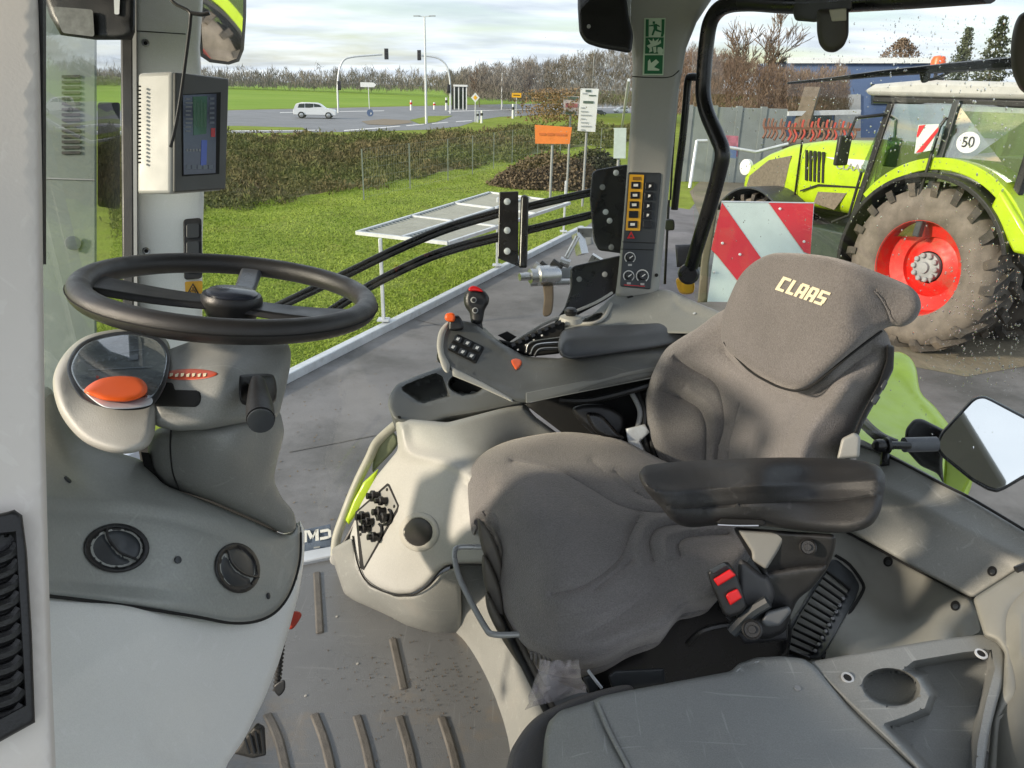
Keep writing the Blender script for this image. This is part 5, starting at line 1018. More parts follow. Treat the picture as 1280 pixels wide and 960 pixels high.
# base mound
V=[];Fc=[]; nx,ny=90,16
def hbank(t): return .42*math.sin(min(1,t*1.1)*math.pi/2) if t<.8 else .42*(1-(t-.8)*1.5)
for j in range(ny):
    for i in range(nx):
        u=140+(800-140)*i/(nx-1); v0=lerp(lo,u); v1=lerp(hi,u); a=G(u,v0); b=G(u,v1+6); t=j/(ny-1); p=a+(b-a)*t
        V.append(np.array([p[0],p[1],GZ+.0+hbank(t)*(.6+.25*math.sin(u*.07)+.15*math.sin(u*.19+t*5))-.02]))
for j in range(ny-1):
    for i in range(nx-1): a=j*nx+i; Fc.append((a,a+1,a+nx+1,a+nx))
bo=mobj('earth_bank',V,Fc,m_bram,None); tag(bo,'brown overgrown bank between the grass and the road','bank',kind='structure')
def bp(r):
    u=r.uniform(140,800); v0=lerp(lo,u)+3*math.sin(u*.11)+3*math.sin(u*.043); v1=lerp(hi,u); t=r.random()**.9; a=G(u,v0); b=G(u,v1+6); p=a+(b-a)*t; p=np.array([p[0],p[1],GZ+hbank(t)*(.6+.25*math.sin(u*.07)+.15*math.sin(u*.19+t*5))+r.uniform(0,.14)+(r.random()<.12)*r.uniform(0,.25)]); return p,(.35+.02*p[1])*r.uniform(.5,1.5)
clumps('bramble_scrub',26000,bp,.07,m_bram,21,label='dense brown and olive bramble scrub covering the bank',cat='scrub',thin=.45)
# heap under the orange board
hp=G(690,232)
def hpf(r):
    a=r.uniform(0,6.28); q=r.random()**.5; z=(1-q**1.6)*1.0*r.random()**.4; return hp+np.array([math.cos(a)*q*1.9,math.sin(a)*q*1.3,z]),1
clumps('brush_heap',2600,hpf,.07,m_heap,31,label='reddish brown heap of dry brushwood below the orange board',cat='brushwood')
def hp2(r):
    a=r.uniform(0,6.28); q=r.random()**.5; z=(1-q**2)*1.0*r.random()**.4; c=G(742,226); return c+np.array([math.cos(a)*q*1.1,math.sin(a)*q*1.0,z]),1
clumps('dark_bush',1500,hp2,.07,mat('bush_dark',(.03,.045,.02),.9,col2=(.10,.09,.05),vs=1),32,label='dark green bush beside the brown heap near the pillar',cat='bush')
# ---- far field and road
gpoly('field','-200,139 283,137 420,134 600,130 700,128 760,127 760,113.6 -200,89',.006,m_field,'bright green open field beyond the road','field')
gpoly('road','-200,139 283,138 420,135 600,131 700,129 820,127 900,127 900,141 820,141 700,143 625,146 600,150 575,158 540,162 440,165 283,167 -200,172',.010,m_asph,'grey road with junction beyond the bank','road')
m_lp=mat('road_paint',(.75,.75,.75),.6)
for L in ('-200,166.5 283,163.6 400,162.6 400,163.3 283,164.6 -200,168','430,163 470,160 500,157.5 500,158.2 470,161 430,164','508,157 530,155 530,155.7 508,157.8','540,154.2 560,152.8 560,153.4 540,155','570,152 590,150.6 590,151.2 570,152.7','350,140.6 480,138.4 480,138.9 350,141.2','560,139 820,132.6 820,133 560,139.6'):
    gpoly('road_marking',L,.016,m_lp,parent=None,kind='structure'); 
for o in [o for o in list(bpy.data.objects) if o.name.startswith('road_marking')]: o.parent=bpy.data.objects['road']
for o in bpy.data.objects:
    if o.name.startswith('road_marking'):
        for k in ('kind',): 
            if k in o: del o[k]
gpoly('traffic_island','452,152 480,149 512,151 516,154 490,157 460,156',.03,mat('island_earth',(.20,.16,.12),.9),'brown traffic island in the junction','traffic island')
gpoly('verge','512,150.6 535,145.5 566,145 545,153 525,155.5',.03,m_grass,'small grass verge beside the lamp post','verge')
gpoly('verge','-200,158 300,158 378,160 384,163 283,163.5 -200,164',.03,m_grass,'flat grass strip in front of the far road','verge')
# ---- treeline
def treeline(name,L,n,seed,label,m,dist_jit=.08,size=1,cat='trees'):
    L=pts(L) if isinstance(L,str) else L; U0=L[0][0]; U1=L[-1][0]
    xs=[l[0] for l in L]
    def f(r):
        u=r.uniform(U0,U1); top=lerp([(a[0],a[1]) for a in L],u); D=lerp([(a[0],a[3]) for a in L],u)*(1+r.uniform(-dist_jit,dist_jit)); base=lerp([(a[0],a[2]) for a in L],u)
        top+= r.gauss(0,2.2)+3.5*math.sin(u*.31)+2.5*math.sin(u*.83+1)+1.5*math.sin(u*2.1)
        v=base+(top-base)*r.random()**1.15; rr=ray(u,v); h=np.linalg.norm(rr[:2]); p=CP+rr*(D/h); return p,D*.0021*size*r.uniform(.6,1.4)
    return clumps(name,n,f,1,m,seed,label=label,cat=cat,tri=7,thin=1)
treeline('hedgerow',[(-200,86,103,300),(150,90,104,280),(300,90,106,260),(400,92,108,240),(480,92,110,220),(560,96,111,180),(640,98,114,150)],5200,41,'distant brown hedge and trees along the field horizon',m_hedge)
treeline('hedgerow',[(560,94,118,140),(590,88,120,120),(620,82,122,110),(650,80,124,100),(700,76,126,90),(740,66,128,80),(790,62,132,75),(900,70,136,70)],7000,42,'brown bare woodland beyond the road left of the pillar',m_hedge)
treeline('hedgerow',[(830,72,140,45),(870,60,142,42),(900,66,142,40),(935,78,142,38),(970,84,140,38),(1010,92,140,38),(1060,84,140,40)],6500,43,'reddish brown shrubs above the grey wall panels',mat('shrub_brown',(.12,.075,.05),.9,col2=(.22,.16,.12),vs=.3),size=.9)
def ytree(name,u,v0,v1,D,w,n,m,seed,label,crown=(0,1),col=None,shape='round'):
    rr=ray(u,v1); h=np.linalg.norm(rr[:2]); top=CP+rr*(D/h); base=np.array([top[0],top[1],GZ]); H=top[2]-GZ; Wd=w/F*D
    t=thing(name,label,'tree',base); MB().tube([base,base+Za*H*.5,base+Za*H*.97],[H*.022,H*.014,H*.003],7).build('trunk',m_bark,t)
    vb=ray(u,v0); zb=EYE+vb[2]/np.linalg.norm(vb[:2])*D; zb=max(zb,GZ+.3)
    def f(r):
        s=r.random()
        if shape=='cone': rad=Wd/2*(1-s)**.9*(.75+.25*math.sin(s*40)); s_=s
        else: rad=Wd/2*math.sin(math.pi*min(1,max(.03,s*.9+.08)))
        a=r.uniform(0,6.28); q=rad*r.random()**.4; return np.array([base[0]+math.cos(a)*q,base[1]+math.sin(a)*q,zb+(top[2]-zb)*s]),D*.0016
    clumps('crown',n,f,1,m,seed,parent=t,kind=None); 
    return t
ytree('conifer_tree',740,150,68,85,16,500,m_ever,51,'dark pointed conifer above the brown wood left of the pillar',shape='cone')
ytree('conifer_tree',1212,110,36,60,34,900,m_ever,52,'left of the two tall conifers behind the parked tractor',shape='cone')
ytree('conifer_tree',1255,110,22,58,52,1300,m_ever,53,'right and taller conifer behind the parked tractor at the frame edge',shape='cone')
ytree('bare_tree',1130,110,49,60,46,900,m_twig,54,'rounded bare tree peeping over the white cab roof')
# tall bare tree with real branching
def bare_tree(u,v1,D,label,seed,spread=.5):
    rr=ray(u,v1); h=np.linalg.norm(rr[:2]); top=CP+rr*(D/h); base=np.array([top[0],top[1],GZ]); H=top[2]-GZ; r=random.Random(seed)
    t=thing('bare_tree',label,'tree',base); tk=MB(); br=MB()
    def grow(p,d,L,rad,lv):
        q=[p]; c=p; dd=d
        for k in range(3): dd=nrm(dd+np.array([r.gauss(0,.10),r.gauss(0,.10),.06])); c=c+dd*L/3; q.append(c)
        (tk if lv==0 else br).tube(q,[rad,rad*.85,rad*.7,rad*.5],5 if lv<2 else 3,caps=False)
        if lv>=5 or rad<.008: return
        for k in range(4 if lv<4 else 3):
            s=r.uniform(.35,1); b=p+(c-p)*s; a=r.uniform(0,6.28); nd=nrm(dd+spread*np.array([math.cos(a),math.sin(a),.1])); grow(b,nd,L*r.uniform(.55,.75),max(rad*.58,.02),lv+1)
    grow(base,Za,H*.52,H*.016,0); tk.build('trunk',m_bark,t); br.build('crown',m_twig,t); return t
bare_tree(968,24,46,'tall bare tree with fan of fine twigs behind the wall',61,.62); bare_tree(905,52,52,'smaller bare tree beside the grab frame',62,.6)
bare_tree(655,84,95,'bare tree rising above the roadside wood at left',63,.6); bare_tree(600,90,110,'bare tree farther left above the road signs',64,.6)
# ---- street lamps and signals
def gbase(u,v): return G(u,v)
def zat(B,v,u): rr=ray(u,v); return EYE+rr[2]/np.linalg.norm(rr[:2])*np.linalg.norm((B-CP)[:2])
def lamp(u,v,vt,label,arm=True):
    B=gbase(u,v); z=zat(B,vt,u); t=thing('street_lamp',label,'street lamp',B,group='street lamps'); H=z-GZ
    MB().tube([B,B+Za*H*.5,B+Za*H],[.10,.085,.06],10).build('lamp_pole',m_galv,t)
    if arm:
        for s in (-1,1):
            e=B+Za*(H+.05)+rt*s*.55; MB().bar(B+Za*H,e,.05).build('lamp_arm',m_galv,t); MB().bar(e-rt*s*.25,e+rt*s*.25,.14,.06).build('lamp_head',m_grey,t,bevel=.02)
    else:
        e=B+Za*H+rt*.35; MB().bar(B+Za*H,e,.05).build('lamp_arm',m_galv,t); MB().bar(e-rt*.25,e+rt*.3,.16,.08).build('lamp_head',m_grey,t,bevel=.02)
lamp(533,155,21,'tall double armed street lamp standing at the junction'); lamp(921,142,37,'pale single street lamp behind the grey wall panels',False); 
B=gbase(627,137); z=zat(B,91,627); t=thing('sign_pole','short thin white pole by the direction signs','pole',B); MB().tube([B,B*[1,1,0]+Za*z],.07,8).build('lamp_pole',m_galv,t)
B=gbase(738,150); z=zat(B,62,736); t=thing('tall_pole','thin pole visible below the black blind housing','pole',B); MB().tube([B,B*[1,1,0]+Za*z],.05,8).build('lamp_pole',m_grey,t)
def signal(ub,vb,pts_,head,low,label):
    B=gbase(ub,vb); D=np.linalg.norm((B-CP)[:2]); t=thing('traffic_light',label,'traffic light',B,group='traffic lights on curved masts')
    def at(u,v): rr=ray(u,v); return CP+rr*(D/np.linalg.norm(rr[:2]))
    q=[B]+[at(u,v) for u,v in pts_]; MB().tube(spline(q,False,5),.09,8).build('mast',m_galv,t)
    for (u,v),s in ((head,1.),(low,.85)):
        c=at(u,v); h=MB().box(c,(.19*s,.12,.48*s),(rt,HF,Za)).build('signal_head',m_blk,t,bevel=.03)
        for k in (-1,0,1): MB().lathe(c-HF*.12+Za*k*.29*s,-HF,[(.10,0),(.10,.05),(.02,.05)],12).build('signal_lens',m_dk,h)
signal(423,141,[(422,110),(424,88),(430,75),(442,71),(465,69),(478,68)],(483,67.5),(424,107),'left traffic light on a curved mast beside the white car')
signal(563,142,[(563,115),(562,98),(558,82),(548,73),(535,70),(527,69.5)],(524,69),(561,111),'right traffic light on a curved mast beside the bus shelter')
def sign(ub,vb,vt,w,h,m,label,shape='rect',pole=.035,marks=None,dv=0):
    B=gbase(ub,vb); D=np.linalg.norm((B-CP)[:2]); z=zat(B,vt,ub); t=thing('road_sign',label,'road sign',B); MB().tube([B,B*[1,1,0]+Za*(z-.0)],pole,8).build('sign_pole',m_galv,t)
    c=B*[1,1,0]+Za*z-HF*.06; X=nrm(rt*[1,1,0]); k=D/F
    W_=w*k/2; H_=h*k/2
    if shape=='rect': poly=[c-X*W_-Za*H_,c+X*W_-Za*H_,c+X*W_+Za*H_,c-X*W_+Za*H_]
    elif shape=='arrow': poly=[c-X*W_-Za*H_,c+X*W_*.7-Za*H_,c+X*W_,c+X*W_*.7+Za*H_,c-X*W_+Za*H_]
    elif shape=='arrowl': poly=[c+X*W_-Za*H_,c-X*W_*.7-Za*H_,c-X*W_,c-X*W_*.7+Za*H_,c+X*W_+Za*H_]
    elif shape=='diamond': poly=[c-X*W_,c-Za*H_,c+X*W_,c+Za*H_]
    else: poly=[c+X*W_*math.cos(a)+Za*H_*math.sin(a) for a in np.linspace(0,6.28,20,endpoint=False)]
    MB().prism(poly,HF*.03).build('sign_plate',m,t,smooth=False)
    if shape=='diamond': MB().prism([c-HF*.01+X*W_*.5*a+Za*H_*.5*b for a,b in ((-1,0),(0,-1),(1,0),(0,1))],HF*.005).build('sign_centre',m_yel,t,smooth=False)
    if shape=='disc': MB().prism([c-HF*.01+X*W_*.12-Za*H_*.6,c-HF*.01+X*W_*.5-Za*H_*.1,c-HF*.01+X*W_*.15+Za*H_*.1],HF*.005).build('sign_arrow',m_white,t,smooth=False)
    if shape=='rect' and w>8: MB().box(c-HF*.01,(W_*.7,.004,H_*.18),(X,HF,Za)).build('sign_line',m_blk,t,smooth=False)
    return t
sign(462,142,106,18,5,m_white,'white arrow shaped direction sign left of the street lamp','arrow'); sign(463,146,141,7.5,8,m_blue,'round blue keep right sign below the white direction sign','disc')
sign(594,153,122,10,11,m_white,'white diamond priority sign with yellow centre','diamond'); sign(627,133,122,13,3.6,m_white,'white arrow sign on the thin pole','arrowl'); sign(645,146,119,11,5,m_yel,'small yellow direction sign right of the thin pole'); sign(628,134,118,8,5,m_blue,'small blue sign above the white arrow sign')
def bollard(u,v,hpx,red,label):
    B=gbase(u,v); k=np.linalg.norm((B-CP)[:2])/F; t=thing('bollard',label,'bollard',B,group='white marker posts by the road'); MB().tube([B,B+Za*hpx*k],[1.4*k,1.1*k],8).build('marker_body',m_white,t)
    MB().tube([B+Za*hpx*k*.6,B+Za*hpx*k*.8],1.5*k,8).build('marker_band',m_red if red else m_blk,t)
bollard(514,138,11,1,'red banded white marker post left of the lamp'); bollard(543,137,8,1,'red banded marker post right of the lamp, by the mast'); bollard(558,138,14,0,'thin white marker post beside the right traffic light'); bollard(602,154,14,0,'marker post right of the diamond sign'); bollard(597,153,12,0,'stubby white marker post below the diamond sign'); bollard(641,148,16,0,'marker post below the small yellow sign')
# bus shelter
B=gbase(576,137); D=np.linalg.norm((B-CP)[:2]); k=D/F; X=nrm(rt*[1,1,0]); Yd=HF; t=thing('bus_shelter','small white bus shelter with dark glass at the roadside','bus shelter',B)
MB().box(B+Za*26*k,(8*k,8*k,1*k),(X,Yd,Za)).build('shelter_roof',m_white,t)
for a in (-7,-2,3,7): MB().box(B+X*a*k+Za*13*k-Yd*6*k,(.6*k,.6*k,13*k),(X,Yd,Za)).build('shelter_post',m_white,t)
for a in (-4.5,.5,5): MB().box(B+X*a*k+Za*13*k-Yd*5*k,(1.8*k,.2*k,12*k),(X,Yd,Za)).build('shelter_pane',m_carg,t)
MB().box(B+X*-9*k+Za*12*k,(1*k,4*k,12*k),(X,Yd,Za)).build('shelter_wall',m_blk,t)
# cars
def car(u,v,lenpx,label,flip=1,m=m_car,yaw=.15,name='parked_car'):
    B=gbase(u,v); k=np.linalg.norm((B-CP)[:2])/F; L=lenpx*k; s=L/4.1; X=nrm(rt*[1,1,0]); X=nrm(X*math.cos(yaw)+HF*math.sin(yaw))*flip; Y=np.cross(Za,X); t=thing(name,label,'car',B)
    Yn=Y if Y@HF<0 else -Y
    def bp_(x,y,z): return B+X*x*s+Yn*y*s+Za*z*s
    prof=[(-2.05,.35),(-2.08,.75),(-1.98,.95),(-1.75,1.35),(-1.3,1.48),(.2,1.46),(.55,1.36),(1.05,.98),(1.8,.86),(2.02,.68),(2.05,.32)]
    V=[];Fc=[]; n=len(prof)
    for y,sc_ in ((-.84,1),(.84,1)):
        for x,z in prof: V.append(bp_(x,y*(1 if z<1 else .86),z))
    Fc=[tuple(range(n)),tuple(range(2*n-1,n-1,-1))]+[(i,i+n,(i+1)%n+n,(i+1)%n) for i in range(n)]
    mobj('car_body',V,Fc,m,t,bevel=.05*s)
    for y in (.80,):
        for P4 in (((-1.6,1.0),(-.95,1.0),(-.95,1.38),(-1.45,1.34)),((-.88,1.0),(-.1,1.0),(-.1,1.40),(-.88,1.40)),((-.03,1.0),(.85,1.0),(.45,1.32),(-.03,1.40))): MB().prism([bp_(a,y+.02*(b<1.1),b) for a,b in P4],-Yn*.05*s).build('car_window',m_carg,t)
    for x in (-1.3,1.3):
        for y in (-.78,.78):
            w_=MB().lathe(bp_(x,y-.1,.32),Yn,[(.32*s,0),(.32*s,.2*s)],18).build('wheel',m_blk,t); MB().lathe(bp_(x,y+.105,.32),Yn,[(.20*s,0),(.18*s,.01*s),(.04*s,.015*s)],14).build('wheel_rim',m_steel,w_)
    MB().box(bp_(-2.07,0,.72),(.02*s,.6*s,.08*s),(X,Y,Za)).build('tail_light',m_red,t); MB().box(bp_(1.98,0,.66),(.04*s,.65*s,.06*s),(X,Y,Za)).build('head_light',m_white,t)
car(395,148,47,'small white hatchback driving on the road, left of the traffic light',1,name='white_car')
car(749,144,16,'dark grey car beyond the fence, partly behind the notice board',1,mat('dark_car_paint',(.05,.055,.07),.3),.5,name='grey_car'); car(776,141,18,'light car on the road cut off by the pillar',-1,m_car,.2,name='distant_car')
# ---- mesh fence with boards
def fence(L,hpx_bottom,label,hgt,step,name='mesh_fence',wr=.002,hs=(0,1)):
    A=[G(u,v) for u,v in L]; t=thing(name,label,'fence',A[0]); w_=MB()
    for a,b in zip(A[:-1],A[1:]):
        d=b-a; Ln=np.linalg.norm(d); n=int(Ln/2.5)+1
        for i in range(n): p=a+d*i/n; MB().bar(p,p+Za*hgt,.03,.03).build('fence_post',mat('fence_green',(.18,.21,.19),.5),t)
        m_=int(Ln/step)
        for i in range(m_): p=a+d*i/m_; w_.bar(p,p+Za*hgt,wr)
        for k in np.linspace(.05,1,6): w_.bar(a+Za*hgt*k,b+Za*hgt*k,wr*1.4)
    w_.build('fence_wires',mat('wire_grey',(.32,.35,.33),.5),t,kind='stuff'); return t
fence([(455,250),(560,226),(640,205),(700,197),(800,200)],0,'thin grey wire mesh fence along the foot of the bank',1.25,.13)
def board(name,L,D,m,label,cat='notice board',post=None,lines=()):
    a=np.array(pts(L)); c=a.mean(0); Bp=P(c[0],c[1],D); t=thing(name,label,cat,np.array([Bp[0],Bp[1],GZ])); df=DP(-HF,Bp)
    pslab('board_plate',L,df,.03,m,t,back=HF,smooth=False)
    for (x0,y0,x1,y1,mm) in lines: decal('board_print',[[(x0,y0),(x1,y0+(x1-x0)*.03),(x1,y1+(x1-x0)*.03),(x0,y1)]],df,mm,t,off=.012,thick=.004)
    MB().tube([np.array([Bp[0],Bp[1],GZ])+HF*.06,Bp+HF*.06],.03,8).build('board_post',m_grey,t); return t
m_orl=mat('orange_print',(.62,.16,.04),.6); m_gl=mat('grey_print',(.35,.38,.4),.6); m_gd=mat('dark_print',(.08,.12,.1),.6)
board('orange_board','668.5,156 715,159 712,180 669,179.5',17.5,m_ora,'bright orange rectangular board above the brushwood heap',lines=[(674,166,682,169,m_orl),(684,166,692,169.4,m_orl),(694,166.5,708,169.5,m_orl)])
ln=[(732,112,739,115,m_gd),(728,116,734,117.5,m_gl),(736,118.5,745,120,m_gd)]+[(729,126+0,742,129,m_gd)]+[(726,134+k*4.6,731+(k%3)*4,135.4+k*4.6,m_gl) for k in range(7)]
board('notice_board','726,110.5 748.5,111 744,165 722,163.5',18,m_white,'tall white notice board with lines of small print beside the pillar',lines=ln)
board('small_notice_board','704,120 724,120.5 723,144 705,143',20,mat('pinkish_board',(.55,.48,.47),.5),'small pale board with dark header left of the tall notice board',lines=[(705,120.5,723,124,m_gd),(707,129,722,134,mat('red_print',(.45,.15,.17),.6)),(707,139,720,143,m_gd)])
sign(702,132,112,11,3,m_yel,'small yellow sign leaning above the reddish bush')
o=board('grey_cabinet','768,160 783,160 782,198 767,198',16,m_refw,'small pale grey cabinet standing in the grass beside the pillar','cabinet'); 
q_=thing('leaning_pole','thin pale pole leaning beside the rear pillar','pole',G(772,196)); MB().tube([G(772,196),P(786,100,14)],.03,8).build('pole_tube',m_galv,q_)
def rb(r):
    u=r.gauss(695,20); v=r.uniform(112,152); D=22+r.uniform(-1,1); rr=ray(u,v); return CP+rr*(D/np.linalg.norm(rr[:2])),.5
clumps('rusty_bush',600,rb,.09,mat('rusty_leaves',(.17,.09,.04),.9,col2=(.24,.18,.08),vs=1),71,label='rust coloured bush above the orange board',cat='bush')
# ---- grey wall panels, blue building at the right
wl=thing('panel_wall','grey concrete panel wall behind the parked tractor','wall',G(880,190)); a=G(868,176); b=G(985,190)
Dw=24.
a3=P(862,140,Dw); b3=P(985,140,Dw); d=(b3-a3); d[2]=0
for k in range(4):
    p0=np.array([*(a3+d*k/4)[:2],GZ]); p1=np.array([*(a3+d*(k+1)/4*.99)[:2],GZ]); zt_=(P(862,133,Dw))[2]
    MB().bar(p0+Za*(zt_-GZ)/2,p1+Za*(zt_-GZ)/2,.12,(zt_-GZ)).build('wall_panel',m_concr,wl,bevel=.01); MB().bar(p0,p0+Za*(zt_-GZ+.05),.18,.18,upv=d).build('wall_post',m_concr,wl)
bb=thing('blue_building','blue clad building behind the parked tractor hood','building',P(1050,150,40)*[1,1,0]+Za*GZ)
a3=P(978,90,38); b3=P(1130,84,40); 
for nm,(u0,v0,u1,v1),mm,o_ in (('wall',(990,76,1180,172),m_blue,0),('roof_edge',(986,72,1185,79),m_white,-.2),('door_panel',(1000,118,1040,172),m_carg,-.1),('door_frame',(1044,118,1076,172),m_grey,-.1),('window',(1090,105,1120,130),m_carg,-.1)):
    q4=[P(u0,v0,38+o_),P(u1,v0,38+o_),P(u1,v1,38+o_),P(u0,v1,38+o_)]; MB().prism(q4,HF*(6 if nm=='wall' else .2)).build(nm,mm,bb,smooth=False)
# crash barrier / fence lines near the wall
bf=thing('white_gate','pale tubular gate frame before the grey wall','gate',G(895,215))
for A_,B_ in (((871,176),(884,176)),((871,176),(862,235)),((903,183),(896,245)),((903,183),(945,190)),((945,190),(985,180))): MB().tube([P(*A_,12),P(*B_,12)],.025,8).build('gate_tube',m_galv,bf)
bn=thing('banner','small red and blue banner hung on the gate','banner',P(915,190,12.5)*[1,1,0]+Za*GZ); pslab('banner_sheet','904,169 923,170 922,196 905,195',12.6,.01,mat('banner_red',(.35,.12,.16),.6,var=.4,vs=8),bn); pslab('banner_foot','908,182 921,183 920,198 909,197',12.55,.01,m_blue,bn)
# harrow with red tines
hr=thing('tine_harrow','farm harrow with rows of red tines behind the tractor hood','harrow',P(1010,165,17)*[1,1,0]+Za*GZ)
for k in range(24):
    x=957+k*4.9+rnd.uniform(-1.5,1.5); y=158+rnd.uniform(-2,5)
    o=ptube([(x,y-8,17),(x-2,y,17),(x+1,y+8,17),(x-3,y+16,17)],.03,n=5,m=3).build('harrow_tine',mat('faded_red',(.38,.05,.035),.6) if k>5 and k%2==0 else mat('rust_metal',(.18,.09,.06),.7),hr)
MB().bar(P(955,160,17),P(1075,162,17),.06,.06).build('harrow_beam',mat('rust_metal',(.18,.09,.06),.7),hr); MB().bar(P(985,142,17.3),P(1075,140,17.3),.1,.1).build('harrow_beam',m_galv,hr); MB().bar(P(1000,164,17.3),P(1016,110,17.3),.35,.12).build('harrow_tower',m_bark,hr)
# ================================================================ parked tractor
WH=P(1141,336,8.6); FD=nrm(np.array([-.44,.90,0])); ND=np.array([-FD[1],FD[0],0])  # forward, near-side normal
if ND@(CP-WH)<0: ND=-ND
T0=WH-ND*.95; T0=np.array([T0[0],T0[1],GZ])      # centre line below rear axle
RW=WH[2]-GZ
def T(x,y,z): return T0+FD*x+ND*y+Za*z      # y>0 = near side
tk=thing('parked_tractor','lime green tractor with red wheels parked behind our cab','tractor',T0)
AX=(FD,ND,Za)
def tbox(name,x0,x1,y0,y1,z0,z1,m,par=tk,bv=.02): return MB().box(T((x0+x1)/2,(y0+y1)/2,(z0+z1)/2),((x1-x0)/2,(y1-y0)/2,(z1-z0)/2),AX).build(name,m,par,bevel=bv)
def tprism(name,prof,y0,y1,m,par=tk,bv=.02,**k): return MB().prism([T(x,y0,z) for x,z in prof],ND*(y1-y0)).build(name,m,par,bevel=bv,**k)
def wheel(x,y,R0,W0,rim,side,name):
    c=T(x,y,R0); w_=bpy.data.objects.new(name,None); COL.objects.link(w_); w_.parent=tk; w_.location=Vector((c-rootloc(tk)).tolist()) if False else Vector([float(a) for a in (c-np.array(rootloc(tk)))])
    o=ND*side; prof=[(rim*.96,-W0*.42),(rim*1.03,-W0*.5),(R0*.80,-W0*.52),(R0*.93,-W0*.46),(R0*.955,-W0*.3),(R0*.96,0),(R0*.955,W0*.3),(R0*.93,W0*.46),(R0*.80,W0*.52),(rim*1.03,W0*.5),(rim*.96,W0*.42)]
    MB().lathe(c,o,prof,56,capa=False).build('tyre',m_tyred,w_,ang=60)
    lg_=MB(); nl=20
    for k in range(nl*2):
        a0=math.pi*k/nl; s=1 if k%2 else -1; q0=[];
        x1=FD; z1=Za
        def rp(a,r,h): return c+(x1*math.cos(a)+z1*math.sin(a))*r+o*h
        pr=[(a0,R0*.955,s*W0*.02),(a0+.10,R0*.955,s*W0*.25),(a0+.19,R0*.94,s*W0*.47),(a0+.22,R0*.86,s*W0*.525)]
        for (p_,q_) in zip(pr[:-1],pr[1:]):
            A0=rp(p_[0]-.05,p_[1],p_[2]); A1=rp(p_[0]+.05,p_[1],p_[2]); B0=rp(q_[0]-.05,q_[1],q_[2]); B1=rp(q_[0]+.05,q_[1],q_[2])
            def outw(v,a,hh): return v+(x1*math.cos(a)+z1*math.sin(a))*hh+o*s*hh*.2
            V=[A0,A1,B1,B0,outw(A0,p_[0],.07),outw(A1,p_[0],.07),outw(B1,q_[0],.07),outw(B0,q_[0],.07)]
            lg_.add(V,[(4,5,6,7),(0,1,5,4),(1,2,6,5),(2,3,7,6),(3,0,4,7)])
    lg_.build('tread_lugs',m_tyre,w_,smooth=False)
    MB().lathe(c,o,[(rim,W0*.42),(rim*1.02,W0*.45),(rim*.97,W0*.44),(rim*.93,W0*.30),(rim*.90,W0*.12),(rim*.62,W0*.05),(rim*.60,-W0*.02),(rim*.50,W0*.02),(rim*.36,W0*.10),(rim*.33,W0*.10)],48,capa=False).build('rim',m_rimr,w_,ang=40)
    hb_=MB().lathe(c,o,[(rim*.30,W0*.08),(rim*.30,W0*.16),(rim*.20,W0*.18),(rim*.12,W0*.2),(rim*.11,W0*.25),(.01,W0*.26)],28).build('hub',m_grey,w_)
    for k in range(10):
        a=k*math.pi/5; MB().lathe(c+(FD*math.cos(a)+Za*math.sin(a))*rim*.25+o*W0*.16,o,[(.03,0),(.03,.04),(.02,.05)],8).build('wheel_nut',m_grey,w_)
wheel(0,.95-.32,RW,.62,.56,1,'wheel'); wheel(0,-.75,RW,.62,.60,-1,'wheel'); wheel(2.75,.70,RW*.74,.50,.44,1,'wheel'); wheel(2.75,-.70,RW*.74,.50,.44,-1,'wheel')
# hood
def loftx(name,secs,m,par=tk,ang=35,n=20):
    V=[];Fc=[]
    for (x,hw,z0,z1,rr_) in secs:
        for k in range(n):
            a=2*math.pi*k/n+math.pi/n; ca,sa=math.cos(a),math.sin(a); e=.45; V.append(T(x,hw*math.copysign(abs(ca)**e,ca),(z0+z1)/2+(z1-z0)/2*math.copysign(abs(sa)**(e if sa<0 else .6),sa)))
    for i in range(len(secs)-1):
        for k in range(n): Fc.append((i*n+k,i*n+(k+1)%n,(i+1)*n+(k+1)%n,(i+1)*n+k))
    Fc+=[tuple(range(n))[::-1],tuple((len(secs)-1)*n+k for k in range(n))]
    return mobj(name,V,Fc,m,par,ang=ang)
H0=RW-1.0
loftx('hood',[(1.05,.50,1.30,2.26,0),(1.6,.50,1.30,2.25,0),(2.2,.47,1.30,2.22,0),(2.8,.44,1.30,2.12,0),(3.2,.41,1.30,1.97,0),(3.5,.38,1.32,1.80,0),(3.65,.30,1.36,1.66,0)],m_lime2)
for k in range(5): tprism('hood_slot',[(2.34-k*.075,2.08),(2.30-k*.075,2.08),(2.22-k*.075,1.68),(2.26-k*.075,1.68)],.475,.49,m_dk,bv=0)
tprism('front_grille',[(2.62,1.98),(3.05,1.88),(3.40,1.62),(3.46,1.36),(2.68,1.34)],.405,.455,mat('grille_brown',(.14,.12,.09),.7,vs=30,var=.3),bv=.01)
tprism('side_vent',[(1.50,1.60),(1.98,1.56),(2.02,1.40),(1.65,1.36)],.49,.51,mat('vent_brown',(.16,.13,.10),.7,vs=30,var=.3),bv=.005)
tprism('hood_line',[(1.1,1.72),(2.0,1.66),(2.3,1.54),(2.3,1.52),(2.0,1.63),(1.1,1.70)],.49,.505,m_dk,bv=0)
for x in (1.12,2.42): tprism('hood_seam',[(x,2.20),(x+.012,2.20),(x-.02,1.34),(x-.032,1.34)],.47,.502,m_dk,bv=0)
tprism('hood_white_band',[(1.15,2.04),(1.95,2.02),(1.2,1.90)],.485,.503,m_white,bv=0)
MB().lathe(T(3.62,.30,1.72),ND,[(.12,0),(.12,.06),(.06,.08)],16).build('head_light',m_white,tk)
MB().tube([T(1.25,.60,1.90),T(1.3,.62,1.35),T(1.55,.62,1.22)],.02,8).build('hood_handle',m_blk,tk)
